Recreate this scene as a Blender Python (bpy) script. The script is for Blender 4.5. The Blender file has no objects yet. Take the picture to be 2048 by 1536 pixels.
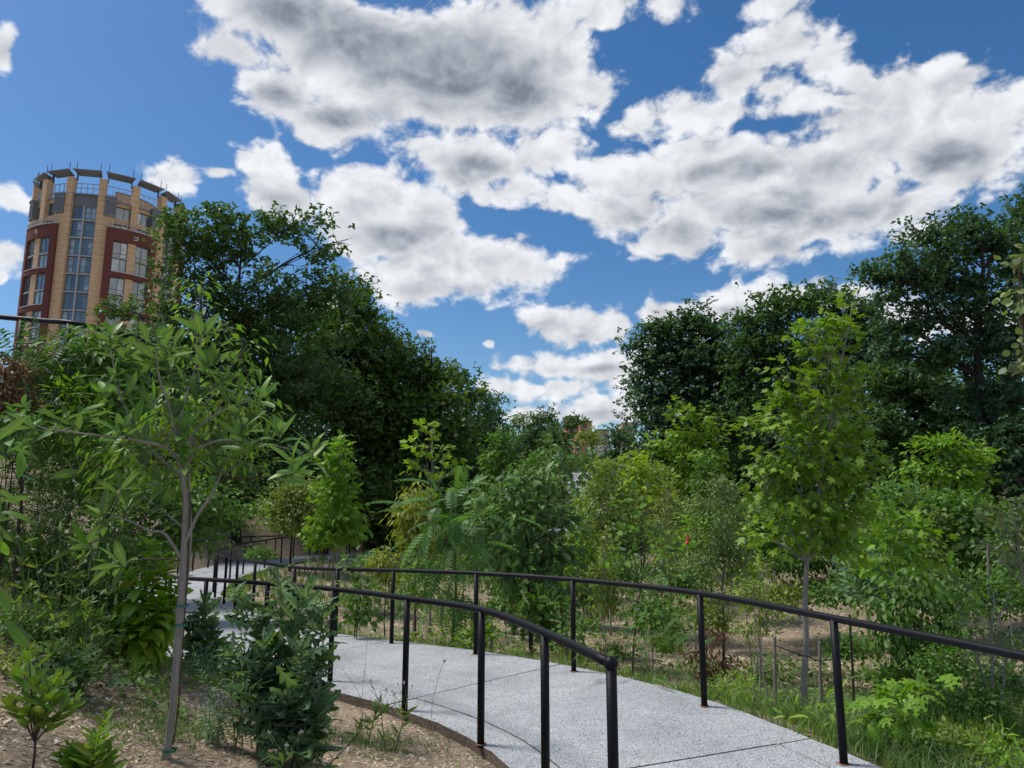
import bpy, math, random
import numpy as np
from mathutils import Vector, Matrix
random.seed(7)
RNG = np.random.default_rng(11)
S = bpy.context.scene
C = S.collection

# ------------------------------------------------------------------ camera, sky, sun, exposure
F, HOR = 1420.0, 1005.0
PITCH = math.atan((HOR-768)/F)
EYE = 1.75
cam_d = bpy.data.cameras.new('camera'); cam = bpy.data.objects.new('camera', cam_d); C.objects.link(cam)
cam_d.sensor_width = 36; cam_d.lens = 36*F/2048; cam_d.clip_end = 5000; cam_d.clip_start = .05
cam.location = (0, 0, EYE); cam.rotation_euler = (math.pi/2+PITCH, 0, 0)
S.camera = cam
SUN_EL, SUN_AZ = math.radians(58), math.radians(-75)     # azimuth from +Y, negative = left
sd = bpy.data.lights.new('sun', 'SUN'); sun = bpy.data.objects.new('sun', sd); C.objects.link(sun)
sd.energy = 3.0; sd.angle = math.radians(14); sd.color = (1.0, .95, .86)
sv = Vector((math.sin(SUN_AZ)*math.cos(SUN_EL), math.cos(SUN_AZ)*math.cos(SUN_EL), math.sin(SUN_EL)))
sun.rotation_euler = sv.to_track_quat('Z', 'Y').to_euler()
S.view_settings.view_transform = 'Standard'; S.view_settings.look = 'None'
S.view_settings.gamma = 1; S.view_settings.use_curve_mapping = False
S.view_settings.exposure = 0.40
S.render.engine = 'CYCLES'
S.cycles.use_denoising = True
S.cycles.max_bounces = 5; S.cycles.diffuse_bounces = 3; S.cycles.glossy_bounces = 2
S.cycles.transmission_bounces = 3; S.cycles.transparent_max_bounces = 4
S.cycles.caustics_reflective = False; S.cycles.caustics_refractive = False

def ray(px, py):
    """direction (per metre of y) seen at a pixel of the 2048x1536 photograph"""
    u = 768-py; d = F*math.cos(PITCH)-u*math.sin(PITCH)
    return (px-1024)/d, (F*math.sin(PITCH)+u*math.cos(PITCH))/d
def W(px, py, Y):
    a, b = ray(px, py); return Vector((a*Y, Y, EYE+b*Y))
def onz(px, py, z):
    a, b = ray(px, py); Y = (z-EYE)/b; return Vector((a*Y, Y, z))

# ---- world: physical sky with cumulus clouds placed by azimuth and elevation
w = bpy.data.worlds.new('World'); S.world = w; w.use_nodes = True
nt = w.node_tree; N = nt.nodes; L = nt.links; N.clear()
def nd(t, **k):
    n = N.new(t)
    for a, b in k.items(): setattr(n, a, b)
    return n
def lk(a, b): L.new(a, b)
def mth(op, a, b=None, c=None, clamp=False):
    n = nd('ShaderNodeMath', operation=op); n.use_clamp = clamp
    for i, v in enumerate((a, b, c)):
        if v is None: continue
        if isinstance(v, (int, float)): n.inputs[i].default_value = v
        else: lk(v, n.inputs[i])
    return n.outputs[0]
def sstep(v, lo, hi, a=0., b=1.):
    n = nd('ShaderNodeMapRange', interpolation_type='SMOOTHSTEP')
    lk(v, n.inputs[0])
    for i, q in enumerate((lo, hi, a, b)): n.inputs[i+1].default_value = q
    return n.outputs[0]
sky = nd('ShaderNodeTexSky', sky_type='NISHITA'); sky.sun_disc = False
sky.sun_elevation = SUN_EL; sky.sun_rotation = SUN_AZ
sky.air_density = 1.0; sky.dust_density = .6; sky.ozone_density = 2.5
tc = nd('ShaderNodeTexCoord')
sep = nd('ShaderNodeSeparateXYZ'); lk(tc.outputs['Generated'], sep.inputs[0])
X, Y_, Z = sep.outputs
az = mth('ARCTAN2', X, Y_); el = mth('ARCSINE', Z)
uv = nd('ShaderNodeCombineXYZ'); lk(az, uv.inputs[0]); lk(el, uv.inputs[1])
# stretched domain for the noise: clouds flatten towards the horizon
den = mth('ADD', mth('MAXIMUM', Z, 0.0), 0.28)
dom = nd('ShaderNodeCombineXYZ')
lk(mth('DIVIDE', X, den), dom.inputs[0]); lk(mth('DIVIDE', Y_, den), dom.inputs[1]); dom.inputs[2].default_value = 1.7
dom3 = nd('ShaderNodeVectorMath', operation='MULTIPLY'); lk(tc.outputs['Generated'], dom3.inputs[0]); dom3.inputs[1].default_value = (1, 1, 1.35)
def noise(vec, scale, detail, rough, off=(0, 0, 0), dist=0.):
    v = nd('ShaderNodeVectorMath', operation='ADD'); lk(vec, v.inputs[0]); v.inputs[1].default_value = off
    n = nd('ShaderNodeTexNoise'); n.inputs['Scale'].default_value = scale
    n.inputs['Detail'].default_value = detail; n.inputs['Roughness'].default_value = rough
    n.inputs['Distortion'].default_value = dist
    lk(v.outputs[0], n.inputs['Vector']); return n
warp = noise(dom3.outputs[0], 7., 4, .55)
wv = nd('ShaderNodeVectorMath', operation='MULTIPLY_ADD'); lk(warp.outputs['Color'], wv.inputs[0])
wv.inputs[1].default_value = (.05, .042, 0); lk(uv.outputs[0], wv.inputs[2])
wv2 = nd('ShaderNodeVectorMath', operation='SUBTRACT'); lk(wv.outputs[0], wv2.inputs[0]); wv2.inputs[1].default_value = (.025, .021, 0)
CL = [(560,30,140,90),(480,100,90,60),(560,190,110,90),(650,240,130,70),(700,100,210,150),(900,120,240,170),(1060,170,140,130),(1110,90,70,110),(1180,180,60,50),
 (880,225,200,60),(850,300,100,50),(960,320,170,70),(1080,300,110,70),(1020,385,110,45),(1130,400,70,40),(530,330,62,44),(560,400,85,52),
 (740,385,125,62),(850,430,110,80),(760,470,120,70),(820,550,105,62),(950,530,150,75),(1050,530,90,60),(700,440,60,50),
 (1280,240,70,42),(1370,210,90,50),(1480,150,110,70),(1560,90,110,70),(1640,110,70,60),(1450,230,100,40),(1230,350,100,50),(1400,330,190,70),(1250,420,120,60),(1350,470,120,55),(1550,380,290,110),(1560,480,150,55),(1790,240,230,140),
 (1880,170,120,80),(1970,240,120,90),(1700,430,280,75),(1900,330,160,80),(2080,220,90,90),(1700,150,60,40),(1210,10,90,55),(1340,20,70,50),
 (1600,200,80,50),(1560,170,60,40),(1540,10,90,40),(1150,655,110,55),(1230,650,60,50),(1080,735,110,34),(1220,740,120,40),(1100,785,120,28),(1200,825,170,30),(1010,775,60,22),(1060,830,90,22),
 (1350,620,90,46),(1440,600,110,44),(1560,590,130,40),(1690,600,110,44),(1800,630,120,50),(1340,665,90,40),(1930,650,150,40),(8,112,34,54),(350,352,66,40),
 (440,350,40,14),(30,405,60,34),(15,515,60,48),(0,560,20,20),(850,675,22,9),(975,690,14,12),(650,600,50,30),(250,-170,240,60),(600,-130,300,90),(1750,-160,330,90),
 (2200,500,120,60),(2350,250,160,90),(-200,300,150,60),(-350,600,200,50)]
cur = None
for (px, py, rx, ry) in CL:
    a, b = ray(px, py); A = math.atan2(a, 1); E_ = math.atan2(b, math.hypot(a, 1))
    a2, b2 = ray(px+rx, py); RX = abs(math.atan2(a2, 1)-A)
    a3, b3 = ray(px, py-ry); RY = abs(math.atan2(b3, math.hypot(a3, 1))-E_)
    m = nd('ShaderNodeVectorMath', operation='MULTIPLY_ADD'); lk(wv2.outputs[0], m.inputs[0])
    m.inputs[1].default_value = (1/RX, 1/RY, 0); m.inputs[2].default_value = (-A/RX, -E_/RY, 0)
    ln = nd('ShaderNodeVectorMath', operation='LENGTH'); lk(m.outputs[0], ln.inputs[0])
    o = mth('MULTIPLY', mth('SUBTRACT', ln.outputs['Value'], 1.0), min(1.0, max(.55, min(RX, RY*1.4)/.085)))
    cur = o if cur is None else mth('SMOOTH_MIN', cur, o, .20)
field = mth('MULTIPLY', cur, -1.0)
# sky outside the picture: the same broken cumulus from noise alone
lowf = noise(dom.outputs[0], .9, 3, .5, (3.1, 1.7, 0))
gen = mth('MULTIPLY', mth('SUBTRACT', lowf.outputs['Fac'], .47), 7.0)
aaz = mth('ABSOLUTE', az)
outm = mth('MAXIMUM', sstep(aaz, .72, .95), sstep(el, .60, .78))
mixf = nd('ShaderNodeMix', data_type='FLOAT'); lk(outm, mixf.inputs[0]); lk(field, mixf.inputs[2]); lk(gen, mixf.inputs[3])
fld = mixf.outputs[0]
def fluff(off):
    n1 = noise(dom3.outputs[0], 6.0, 13, .56, off, .1)
    n2 = noise(dom3.outputs[0], 15., 7, .5, (off[0]+4, off[1], off[2]), .3)
    b = mth('ABSOLUTE', mth('SUBTRACT', n2.outputs['Fac'], .5))
    return mth('ADD', mth('MULTIPLY', n1.outputs['Fac'], .80), mth('MULTIPLY', mth('ADD', b, .02), 1.0))
f0 = fluff((0, 0, 0))
f1 = fluff((-.010, .003, .024))
dens = mth('ADD', mth('ADD', fld, .06), mth('MULTIPLY', mth('SUBTRACT', f0, .5), 1.55))
ff = noise(dom3.outputs[0], 34., 7, .6, (2, 5, 1), .3)
dens = mth('ADD', dens, mth('MULTIPLY', mth('SUBTRACT', ff.outputs['Fac'], .5), .55))
alpha = sstep(dens, .0, .28)
relief = mth('SUBTRACT', f0, f1)
thick = sstep(dens, .15, 1.0)
# broad grey undersides (self-shadowed cores of the thick clouds)
SH = [(900,150,190,110),(760,60,230,80),(600,20,120,60),(1010,190,100,70),(1560,450,300,60),(1320,440,140,45),(1800,430,190,60),(1880,320,150,40),(700,240,130,35),(980,345,160,35),
 (820,480,130,28),(950,590,170,24),(1180,690,110,20),(1160,748,130,12),(1420,625,160,22),(1150,838,160,12),(1460,200,90,26),(1650,520,240,40),(560,200,90,40),(560,420,60,24),(1650,610,150,24),(1700,330,120,40),(1460,340,120,30)]
cur = None
for (px, py, rx, ry) in SH:
    a, b = ray(px, py); A = math.atan2(a, 1); E_ = math.atan2(b, math.hypot(a, 1))
    a2, b2 = ray(px+rx, py); RX = abs(math.atan2(a2, 1)-A)
    a3, b3 = ray(px, py-ry); RY = abs(math.atan2(b3, math.hypot(a3, 1))-E_)
    m = nd('ShaderNodeVectorMath', operation='MULTIPLY_ADD'); lk(wv2.outputs[0], m.inputs[0])
    m.inputs[1].default_value = (1/RX, 1/RY, 0); m.inputs[2].default_value = (-A/RX, -E_/RY, 0)
    ln = nd('ShaderNodeVectorMath', operation='LENGTH'); lk(m.outputs[0], ln.inputs[0])
    cur = ln.outputs['Value'] if cur is None else mth('SMOOTH_MIN', cur, ln.outputs['Value'], .3)
shb = sstep(mth('ADD', cur, mth('MULTIPLY', mth('SUBTRACT', f0, .5), -.35)), .2, 1.5, 1., 0.)
shg = mth('MULTIPLY', sstep(gen, .5, 1.8), outm)
shade = mth('MULTIPLY', mth('MAXIMUM', mth('MULTIPLY', shb, sstep(dens, .1, .7)), shg), 1.0)
br = mth('ADD', .635, mth('MULTIPLY', relief, .85))
br = mth('SUBTRACT', br, mth('MULTIPLY', shade, .31))
br = mth('SUBTRACT', br, mth('MULTIPLY', thick, .10))
br = mth('ADD', br, mth('MULTIPLY', mth('SUBTRACT', ff.outputs['Fac'], .5), .16))
br = mth('MAXIMUM', mth('MINIMUM', br, .72), .20)
ccol = nd('ShaderNodeMix', data_type='RGBA'); lk(sstep(br, .2, .6), ccol.inputs[0])
ccol.inputs[6].default_value = (.84, .93, 1.08, 1); ccol.inputs[7].default_value = (.97, .99, 1.03, 1)
cs = nd('ShaderNodeVectorMath', operation='SCALE'); lk(ccol.outputs[2], cs.inputs[0]); lk(br, cs.inputs['Scale'])
SKYK = .105
hs = nd('ShaderNodeHueSaturation'); hs.inputs['Saturation'].default_value = 1.3; hs.inputs['Hue'].default_value = .5; hs.inputs['Value'].default_value = .84
lk(sky.outputs[0], hs.inputs['Color'])
cl2 = nd('ShaderNodeVectorMath', operation='SCALE'); lk(cs.outputs[0], cl2.inputs[0]); cl2.inputs['Scale'].default_value = 1/SKYK
fin = nd('ShaderNodeMix', data_type='RGBA'); lk(mth('MULTIPLY', alpha, .97), fin.inputs[0]); lk(hs.outputs[0], fin.inputs[6]); lk(cl2.outputs[0], fin.inputs[7])
bg = nd('ShaderNodeBackground'); bg.inputs['Strength'].default_value = SKYK; lk(fin.outputs[2], bg.inputs[0])
wo = nd('ShaderNodeOutputWorld'); lk(bg.outputs[0], wo.inputs[0])
w.cycles.sampling_method = 'MANUAL'; w.cycles.sample_map_resolution = 256

# ------------------------------------------------------------------ materials
def mat(name):
    m = bpy.data.materials.new(name); m.use_nodes = True
    t = m.node_tree; t.nodes.clear(); return m, t
class G:
    def __init__(s, name):
        s.m, s.t = mat(name)
    def n(s, ty, **k):
        n = s.t.nodes.new(ty)
        for a, b in k.items(): setattr(n, a, b)
        return n
    def l(s, a, b): s.t.links.new(a, b)
    def noise(s, scale, detail=4, rough=.5, vec=None, co='Object'):
        n = s.n('ShaderNodeTexNoise'); n.inputs['Scale'].default_value = scale
        n.inputs['Detail'].default_value = detail; n.inputs['Roughness'].default_value = rough
        if vec is None:
            vec = s.n('ShaderNodeTexCoord').outputs[co]
        s.l(vec, n.inputs['Vector']); return n.outputs['Fac']
    def ramp(s, fac, stops):
        r = s.n('ShaderNodeValToRGB'); s.l(fac, r.inputs[0]); e = r.color_ramp.elements
        while len(e) < len(stops): e.new(.5)
        for q, (p, c) in zip(e, stops):
            q.position = p; q.color = (*c, 1) if len(c) == 3 else c
        return r.outputs[0]
    def mix(s, fac, a, b, mode='MIX'):
        n = s.n('ShaderNodeMix', data_type='RGBA', blend_type=mode)
        for i, v in ((0, fac), (6, a), (7, b)):
            if isinstance(v, (int, float)): n.inputs[i].default_value = v
            elif isinstance(v, tuple): n.inputs[i].default_value = (*v, 1)
            else: s.l(v, n.inputs[i])
        return n.outputs[2]
    def math(s, op, a, b=0., clamp=False):
        n = s.n('ShaderNodeMath', operation=op); n.use_clamp = clamp
        for i, v in enumerate((a, b)):
            if isinstance(v, (int, float)): n.inputs[i].default_value = v
            else: s.l(v, n.inputs[i])
        return n.outputs[0]
    def bump(s, h, strength=.5, dist=.01):
        b = s.n('ShaderNodeBump'); b.inputs['Strength'].default_value = strength; b.inputs['Distance'].default_value = dist
        s.l(h, b.inputs['Height']); return b.outputs[0]
    def pr(s, col, rough=.6, normal=None, spec=.5, metal=0.):
        p = s.n('ShaderNodeBsdfPrincipled')
        if isinstance(col, tuple): p.inputs['Base Color'].default_value = (*col, 1)
        else: s.l(col, p.inputs['Base Color'])
        if isinstance(rough, (int, float)): p.inputs['Roughness'].default_value = rough
        else: s.l(rough, p.inputs['Roughness'])
        p.inputs['Specular IOR Level'].default_value = spec; p.inputs['Metallic'].default_value = metal
        if normal is not None: s.l(normal, p.inputs['Normal'])
        return p.outputs[0]
    def out(s, sh):
        o = s.n('ShaderNodeOutputMaterial'); s.l(sh, o.inputs[0]); return s.m
M = {}
def leafmat(name, c1, c2, back=None, rough=.5, trans=.35, spec=.3, c3=None, rib=None):
    fk = 2.1 if 'forest' in name else (2.5 if 'lettuce' in name else 1.8)
    c1, c2 = (tuple(min(.6, v*fk) for v in c) for c in (c1, c2))
    g = G(name)
    at = g.n('ShaderNodeAttribute', attribute_name='rnd').outputs['Fac']
    ob = g.n('ShaderNodeObjectInfo').outputs['Random']
    f = g.math('FRACT', g.math('ADD', at, ob))
    st = [(0, c1), (.75, c2)] + ([(1., c3)] if c3 else [])
    col = g.ramp(f, st)
    if back:
        gm = g.n('ShaderNodeNewGeometry'); col = g.mix(gm.outputs['Backfacing'], col, back)
    if rib:
        ra = g.n('ShaderNodeAttribute', attribute_name='rib').outputs['Fac']; col = g.mix(g.ramp(ra, [(.84, (0,0,0)), (.93, (1,1,1))]), col, rib)
    p = g.pr(col, rough, spec=spec)
    tr = g.n('ShaderNodeBsdfTranslucent')
    tcol = g.mix(1., col, (1.25, 1.35, .45), 'MULTIPLY'); g.l(tcol, tr.inputs[0])
    mx = g.n('ShaderNodeMixShader'); mx.inputs[0].default_value = trans
    g.l(p, mx.inputs[1]); g.l(tr.outputs[0], mx.inputs[2])
    M[name] = g.out(mx.outputs[0])
leafmat('leaf_forest', (.022,.046,.016), (.040,.080,.024))
leafmat('leaf_forest_blue', (.020,.044,.022), (.038,.076,.034))
leafmat('leaf_forest_warm', (.030,.054,.014), (.055,.095,.020))
leafmat('leaf_green', (.040,.085,.018), (.070,.140,.026))
leafmat('leaf_maple', (.075,.135,.014), (.125,.205,.022), c3=(.20,.29,.03))
leafmat('leaf_bright', (.075,.150,.016), (.125,.230,.022), c3=(.19,.28,.03))
leafmat('leaf_yellow', (.13,.19,.014), (.20,.27,.02), c3=(.28,.32,.03))
leafmat('leaf_tulip', (.10,.18,.02), (.17,.25,.03), c3=(.22,.30,.05))
leafmat('leaf_sumac', (.045,.10,.034), (.075,.15,.045), rough=.5)
leafmat('leaf_oak', (.050,.110,.030), (.090,.170,.045), back=(.12,.19,.10))
leafmat('leaf_olive', (.085,.125,.030), (.15,.19,.05))
leafmat('leaf_willow', (.10,.13,.020), (.17,.19,.03))
leafmat('leaf_pale', (.085,.125,.040), (.13,.175,.065), back=(.15,.19,.11))
leafmat('leaf_blue', (.065,.12,.075), (.11,.18,.11))
leafmat('leaf_magnolia', (.060,.145,.028), (.105,.21,.035), back=(.10,.17,.09), rough=.42, spec=.35, c3=(.18,.30,.02), trans=.42, rib=(.16,.26,.07))
leafmat('leaf_lettuce', (.040,.080,.038), (.062,.112,.050), spec=.15, back=(.11,.18,.12), c3=(.10,.21,.025), rough=.5, rib=(.26,.36,.22))
leafmat('leaf_dogwood', (.09,.18,.015), (.15,.25,.02), c3=(.34,.36,.03), trans=.4, rib=(.20,.30,.04))
leafmat('leaf_seedling', (.075,.155,.022), (.12,.21,.03), c3=(.22,.25,.05), rib=(.26,.36,.08))
leafmat('leaf_dead', (.16,.085,.05), (.10,.055,.035))
leafmat('grass_green', (.06,.12,.03), (.12,.19,.04), c3=(.20,.22,.08))
leafmat('grass_weed', (.05,.10,.03), (.09,.14,.045), c3=(.20,.19,.09))
leafmat('petal', (.8,.8,.74), (.75,.76,.7), trans=.2)
def simple(name, col, rough=.6, spec=.5, nscale=None, amt=.25, metal=0., bump=0.):
    g = G(name)
    if nscale:
        nz = g.noise(nscale, 5, .6)
        c = g.ramp(nz, [(.3, tuple(v*(1-amt) for v in col)), (.7, tuple(min(1, v*(1+amt)) for v in col))])
        nm = g.bump(nz, bump, .02) if bump else None
        M[name] = g.out(g.pr(c, rough, nm, spec, metal))
    else:
        M[name] = g.out(g.pr(col, rough, None, spec, metal))
def barkmat(name, a, b, scale=14):
    g = G(name)
    tcn = g.n('ShaderNodeTexCoord'); mp = g.n('ShaderNodeMapping'); mp.inputs['Scale'].default_value = (1, 1, .22)
    g.l(tcn.outputs['Object'], mp.inputs[0])
    nz = g.noise(scale*2, 6, .65, mp.outputs[0]); n2 = g.noise(scale*.4, 3, .5)
    c = g.ramp(nz, [(.3, a), (.7, b)]); c = g.mix(n2, c, tuple(v*.7 for v in a))
    M[name] = g.out(g.pr(c, .85, g.bump(nz, .6, .01), .3))
barkmat('bark_dark', (.035,.03,.025), (.075,.065,.055))
barkmat('bark_grey', (.26,.24,.215), (.45,.43,.39), 30)
barkmat('bark_brown', (.08,.055,.038), (.15,.11,.08), 30)
barkmat('bark_pale', (.26,.24,.20), (.42,.40,.35), 25)
barkmat('wood_stake', (.20,.18,.155), (.31,.285,.25), 25)
barkmat('wood_fence', (.16,.10,.06), (.28,.19,.12), 20)
simple('stem_green', (.09,.15,.04), .6); simple('stem_dark', (.05,.03,.035), .6)
simple('black_strap', (.012,.03,.024), .7); simple('green_tie', (.01,.16,.12), .5)
simple('orange_flag', (.75,.12,.05), .6); simple('red_flag', (.7,.02,.01), .5); simple('white_tag', (.7,.7,.7), .5)
simple('rust', (.26,.13,.075), .95, nscale=60, amt=.5)
simple('stone_pale', (.42,.41,.38), .9, nscale=30, amt=.3, bump=.6)
simple('chip_a', (.52,.40,.28), .9, nscale=40); simple('chip_b', (.36,.26,.17), .9, nscale=40); simple('chip_c', (.62,.53,.42), .9, nscale=40)
simple('grey_metal', (.16,.18,.20), .5, nscale=3, amt=.1); simple('grey_panel', (.13,.14,.155), .6)
simple('light_metal', (.36,.38,.40), .45); simple('dark_metal', (.045,.05,.055), .5)
simple('curtain', (.55,.57,.55), .8); simple('roof_grey', (.12,.12,.125), .8)
simple('white_wall', (.6,.58,.54), .8)
# painted steel of the handrails
g = G('black_paint'); nz = g.noise(90, 4, .6); n2 = g.noise(260, 2, .5)
c = g.ramp(nz, [(.3, (.006,.007,.010)), (.75, (.010,.011,.015))])
c = g.mix(g.math('GREATER_THAN', n2, .79), c, (.30,.30,.29))
M['black_paint'] = g.out(g.pr(c, g.math('ADD', g.math('MULTIPLY', nz, .14), .40), g.bump(nz, .08, .002), .16))
# exposed aggregate concrete
g = G('aggregate'); v = g.n('ShaderNodeTexCoord').outputs['Object']
vo = g.n('ShaderNodeTexVoronoi'); vo.inputs['Scale'].default_value = 88; g.l(v, vo.inputs['Vector'])
vo2 = g.n('ShaderNodeTexVoronoi'); vo2.inputs['Scale'].default_value = 165; g.l(v, vo2.inputs['Vector'])
big = g.noise(1.1, 5, .6, v); mid = g.noise(7, 4, .6, v); fine = g.noise(140, 3, .7, v)
sp = g.n('ShaderNodeSeparateColor'); g.l(vo.outputs['Color'], sp.inputs[0])
c = g.ramp(sp.outputs[0], [(0, (.27,.28,.29)), (.10, (.42,.44,.455)), (.6, (.53,.555,.575)), (1, (.61,.635,.66))])
pit = g.ramp(vo.outputs['Distance'], [(.5, (1,1,1)), (.85, (.42,.43,.45))])
c = g.mix(.8, c, pit, 'MULTIPLY')
c = g.mix(.6, c, g.ramp(fine, [(.3, (.5,.5,.5)), (.6, (1.05,1.05,1.05))]), 'MULTIPLY')
c = g.mix(.75, c, g.ramp(big, [(.32, (.74,.75,.77)), (.66, (1.08,1.08,1.08))]), 'MULTIPLY')
c = g.mix(.5, c, g.ramp(mid, [(.3, (.78,.76,.73)), (.65, (1.05,1.05,1.05))]), 'MULTIPLY')
st_ = g.noise(.55, 6, .7, v); c = g.mix(g.ramp(st_, [(.56, (0,0,0)), (.72, (.42,.42,.42))]), c, (.30,.285,.26))
s2_ = g.noise(3.3, 5, .75, v); c = g.mix(g.ramp(s2_, [(.62, (0,0,0)), (.74, (.45,.45,.45))]), c, (.26,.245,.22))
h = g.math('SUBTRACT', g.math('MULTIPLY', fine, .5), vo.outputs['Distance'])
M['aggregate'] = g.out(g.pr(c, .85, g.bump(h, .9, .006), .25))
g = G('joint_dark'); nz = g.noise(60, 4, .6)
M['joint_dark'] = g.out(g.pr(g.ramp(nz, [(.3, (.06,.055,.05)), (.7, (.20,.19,.175))]), .95, None, .2))
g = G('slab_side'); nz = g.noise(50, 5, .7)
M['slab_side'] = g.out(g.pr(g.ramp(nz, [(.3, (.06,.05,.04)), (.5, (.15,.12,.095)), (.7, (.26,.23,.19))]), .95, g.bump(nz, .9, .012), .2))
# ground: wood-chip mulch, bare sand and green weed film
g = G('mulch'); v = g.n('ShaderNodeTexCoord').outputs['Object']
big = g.noise(.45, 5, .55, v); mid = g.noise(2.6, 5, .6, v); fine = g.noise(42, 6, .75, v); fin2 = g.noise(16, 4, .7, v)
mp = g.n('ShaderNodeMapping'); mp.inputs['Scale'].default_value = (1, 2.8, 1); mp.inputs['Rotation'].default_value = (0, 0, .6); g.l(v, mp.inputs[0])
vo = g.n('ShaderNodeTexVoronoi'); vo.inputs['Scale'].default_value = 26; g.l(mp.outputs[0], vo.inputs['Vector'])
sp = g.n('ShaderNodeSeparateColor'); g.l(vo.outputs['Color'], sp.inputs[0])
c = g.ramp(sp.outputs[1], [(0, (.19,.14,.10)), (.4, (.36,.275,.20)), (.75, (.50,.40,.30)), (1, (.62,.54,.45))])
c = g.mix(.7, c, g.ramp(fine, [(.35, (.42,.38,.34)), (.6, (1.1,1.1,1.1))]), 'MULTIPLY')
c = g.mix(g.ramp(mid, [(.50, (0,0,0)), (.62, (1,1,1))]), c, g.ramp(fine, [(.3, (.34,.265,.19)), (.7, (.52,.415,.30))]))
c = g.mix(g.ramp(big, [(.54, (0,0,0)), (.70, (.8,.8,.8))]), c, g.ramp(fin2, [(.3, (.13,.105,.08)), (.7, (.26,.21,.16))]))
c = g.mix(g.ramp(g.math('ADD', g.math('MULTIPLY', big, .5), g.math('MULTIPLY', fin2, .5)), [(.52, (0,0,0)), (.60, (.55,.55,.55))]), c, (.09,.12,.04))
hh = g.math('ADD', fine, g.math('MULTIPLY', vo.outputs['Distance'], 1.2))
M['mulch'] = g.out(g.pr(c, .95, g.bump(hh, .9, .02), .15))
# brick: courses and dark broken lines, laid round the tower by angle
def brickmat(name, base, dark, line):
    g = G(name); tcn = g.n('ShaderNodeTexCoord'); s = g.n('ShaderNodeSeparateXYZ'); g.l(tcn.outputs['Object'], s.inputs[0])
    ang = g.math('ARCTAN2', s.outputs[0], s.outputs[1]); u = g.math('MULTIPLY', ang, 12.)
    cb = g.n('ShaderNodeCombineXYZ'); g.l(u, cb.inputs[0]); g.l(s.outputs[2], cb.inputs[1])
    bt = g.n('ShaderNodeTexBrick'); g.l(cb.outputs[0], bt.inputs['Vector'])
    bt.inputs['Scale'].default_value = 1.; bt.inputs['Brick Width'].default_value = .62; bt.inputs['Row Height'].default_value = .2
    bt.inputs['Mortar Size'].default_value = .018; bt.inputs['Color1'].default_value = (*base, 1)
    bt.inputs['Color2'].default_value = (*tuple(v*.86 for v in base), 1); bt.inputs['Mortar'].default_value = (*tuple(v*.72 for v in base), 1)
    mp = g.n('ShaderNodeMapping'); mp.inputs['Scale'].default_value = (1.3, 9, 1); g.l(cb.outputs[0], mp.inputs[0])
    nz = g.noise(1., 3, .6, mp.outputs[0])
    c = g.mix(g.ramp(nz, [(.58, (0,0,0)), (.66, (1,1,1))]), bt.outputs[0], dark)
    wv_ = g.math('FRACT', g.math('DIVIDE', s.outputs[2], 1.01))
    c = g.mix(g.ramp(wv_, [(0, (0,0,0)), (.90, (0,0,0)), (.93, (.8,.8,.8))]), c, line)
    lo = g.noise(.25, 3, .5); c = g.mix(.5, c, g.ramp(lo, [(.3, (.85,.85,.85)), (.7, (1.1,1.1,1.1))]), 'MULTIPLY')
    M[name] = g.out(g.pr(c, .85, None, .2))
brickmat('brick_tan', (.68,.47,.29), (.36,.22,.125), (.36,.22,.13))
brickmat('brick_red', (.16,.058,.048), (.12,.045,.038), (.13,.05,.04))
simple('brick_far', (.42,.13,.09), .9, nscale=.3, amt=.15)
simple('brick_far_tan', (.45,.33,.26), .9, nscale=.3, amt=.15)
def glass(name, col, rough=.06):
    g = G(name); nz = g.noise(.9, 3, .5); c = g.ramp(nz, [(.35, tuple(v*.6 for v in col)), (.65, tuple(v*1.3 for v in col))])
    p = g.n('ShaderNodeBsdfPrincipled'); g.l(c, p.inputs['Base Color']); p.inputs['Roughness'].default_value = rough
    p.inputs['IOR'].default_value = 1.9; p.inputs['Specular IOR Level'].default_value = .9
    M[name] = g.out(p.outputs[0])
glass('glass_dark', (.045,.065,.08)); glass('glass_pale', (.28,.36,.38)); glass('glass_mid', (.10,.15,.18))

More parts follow.
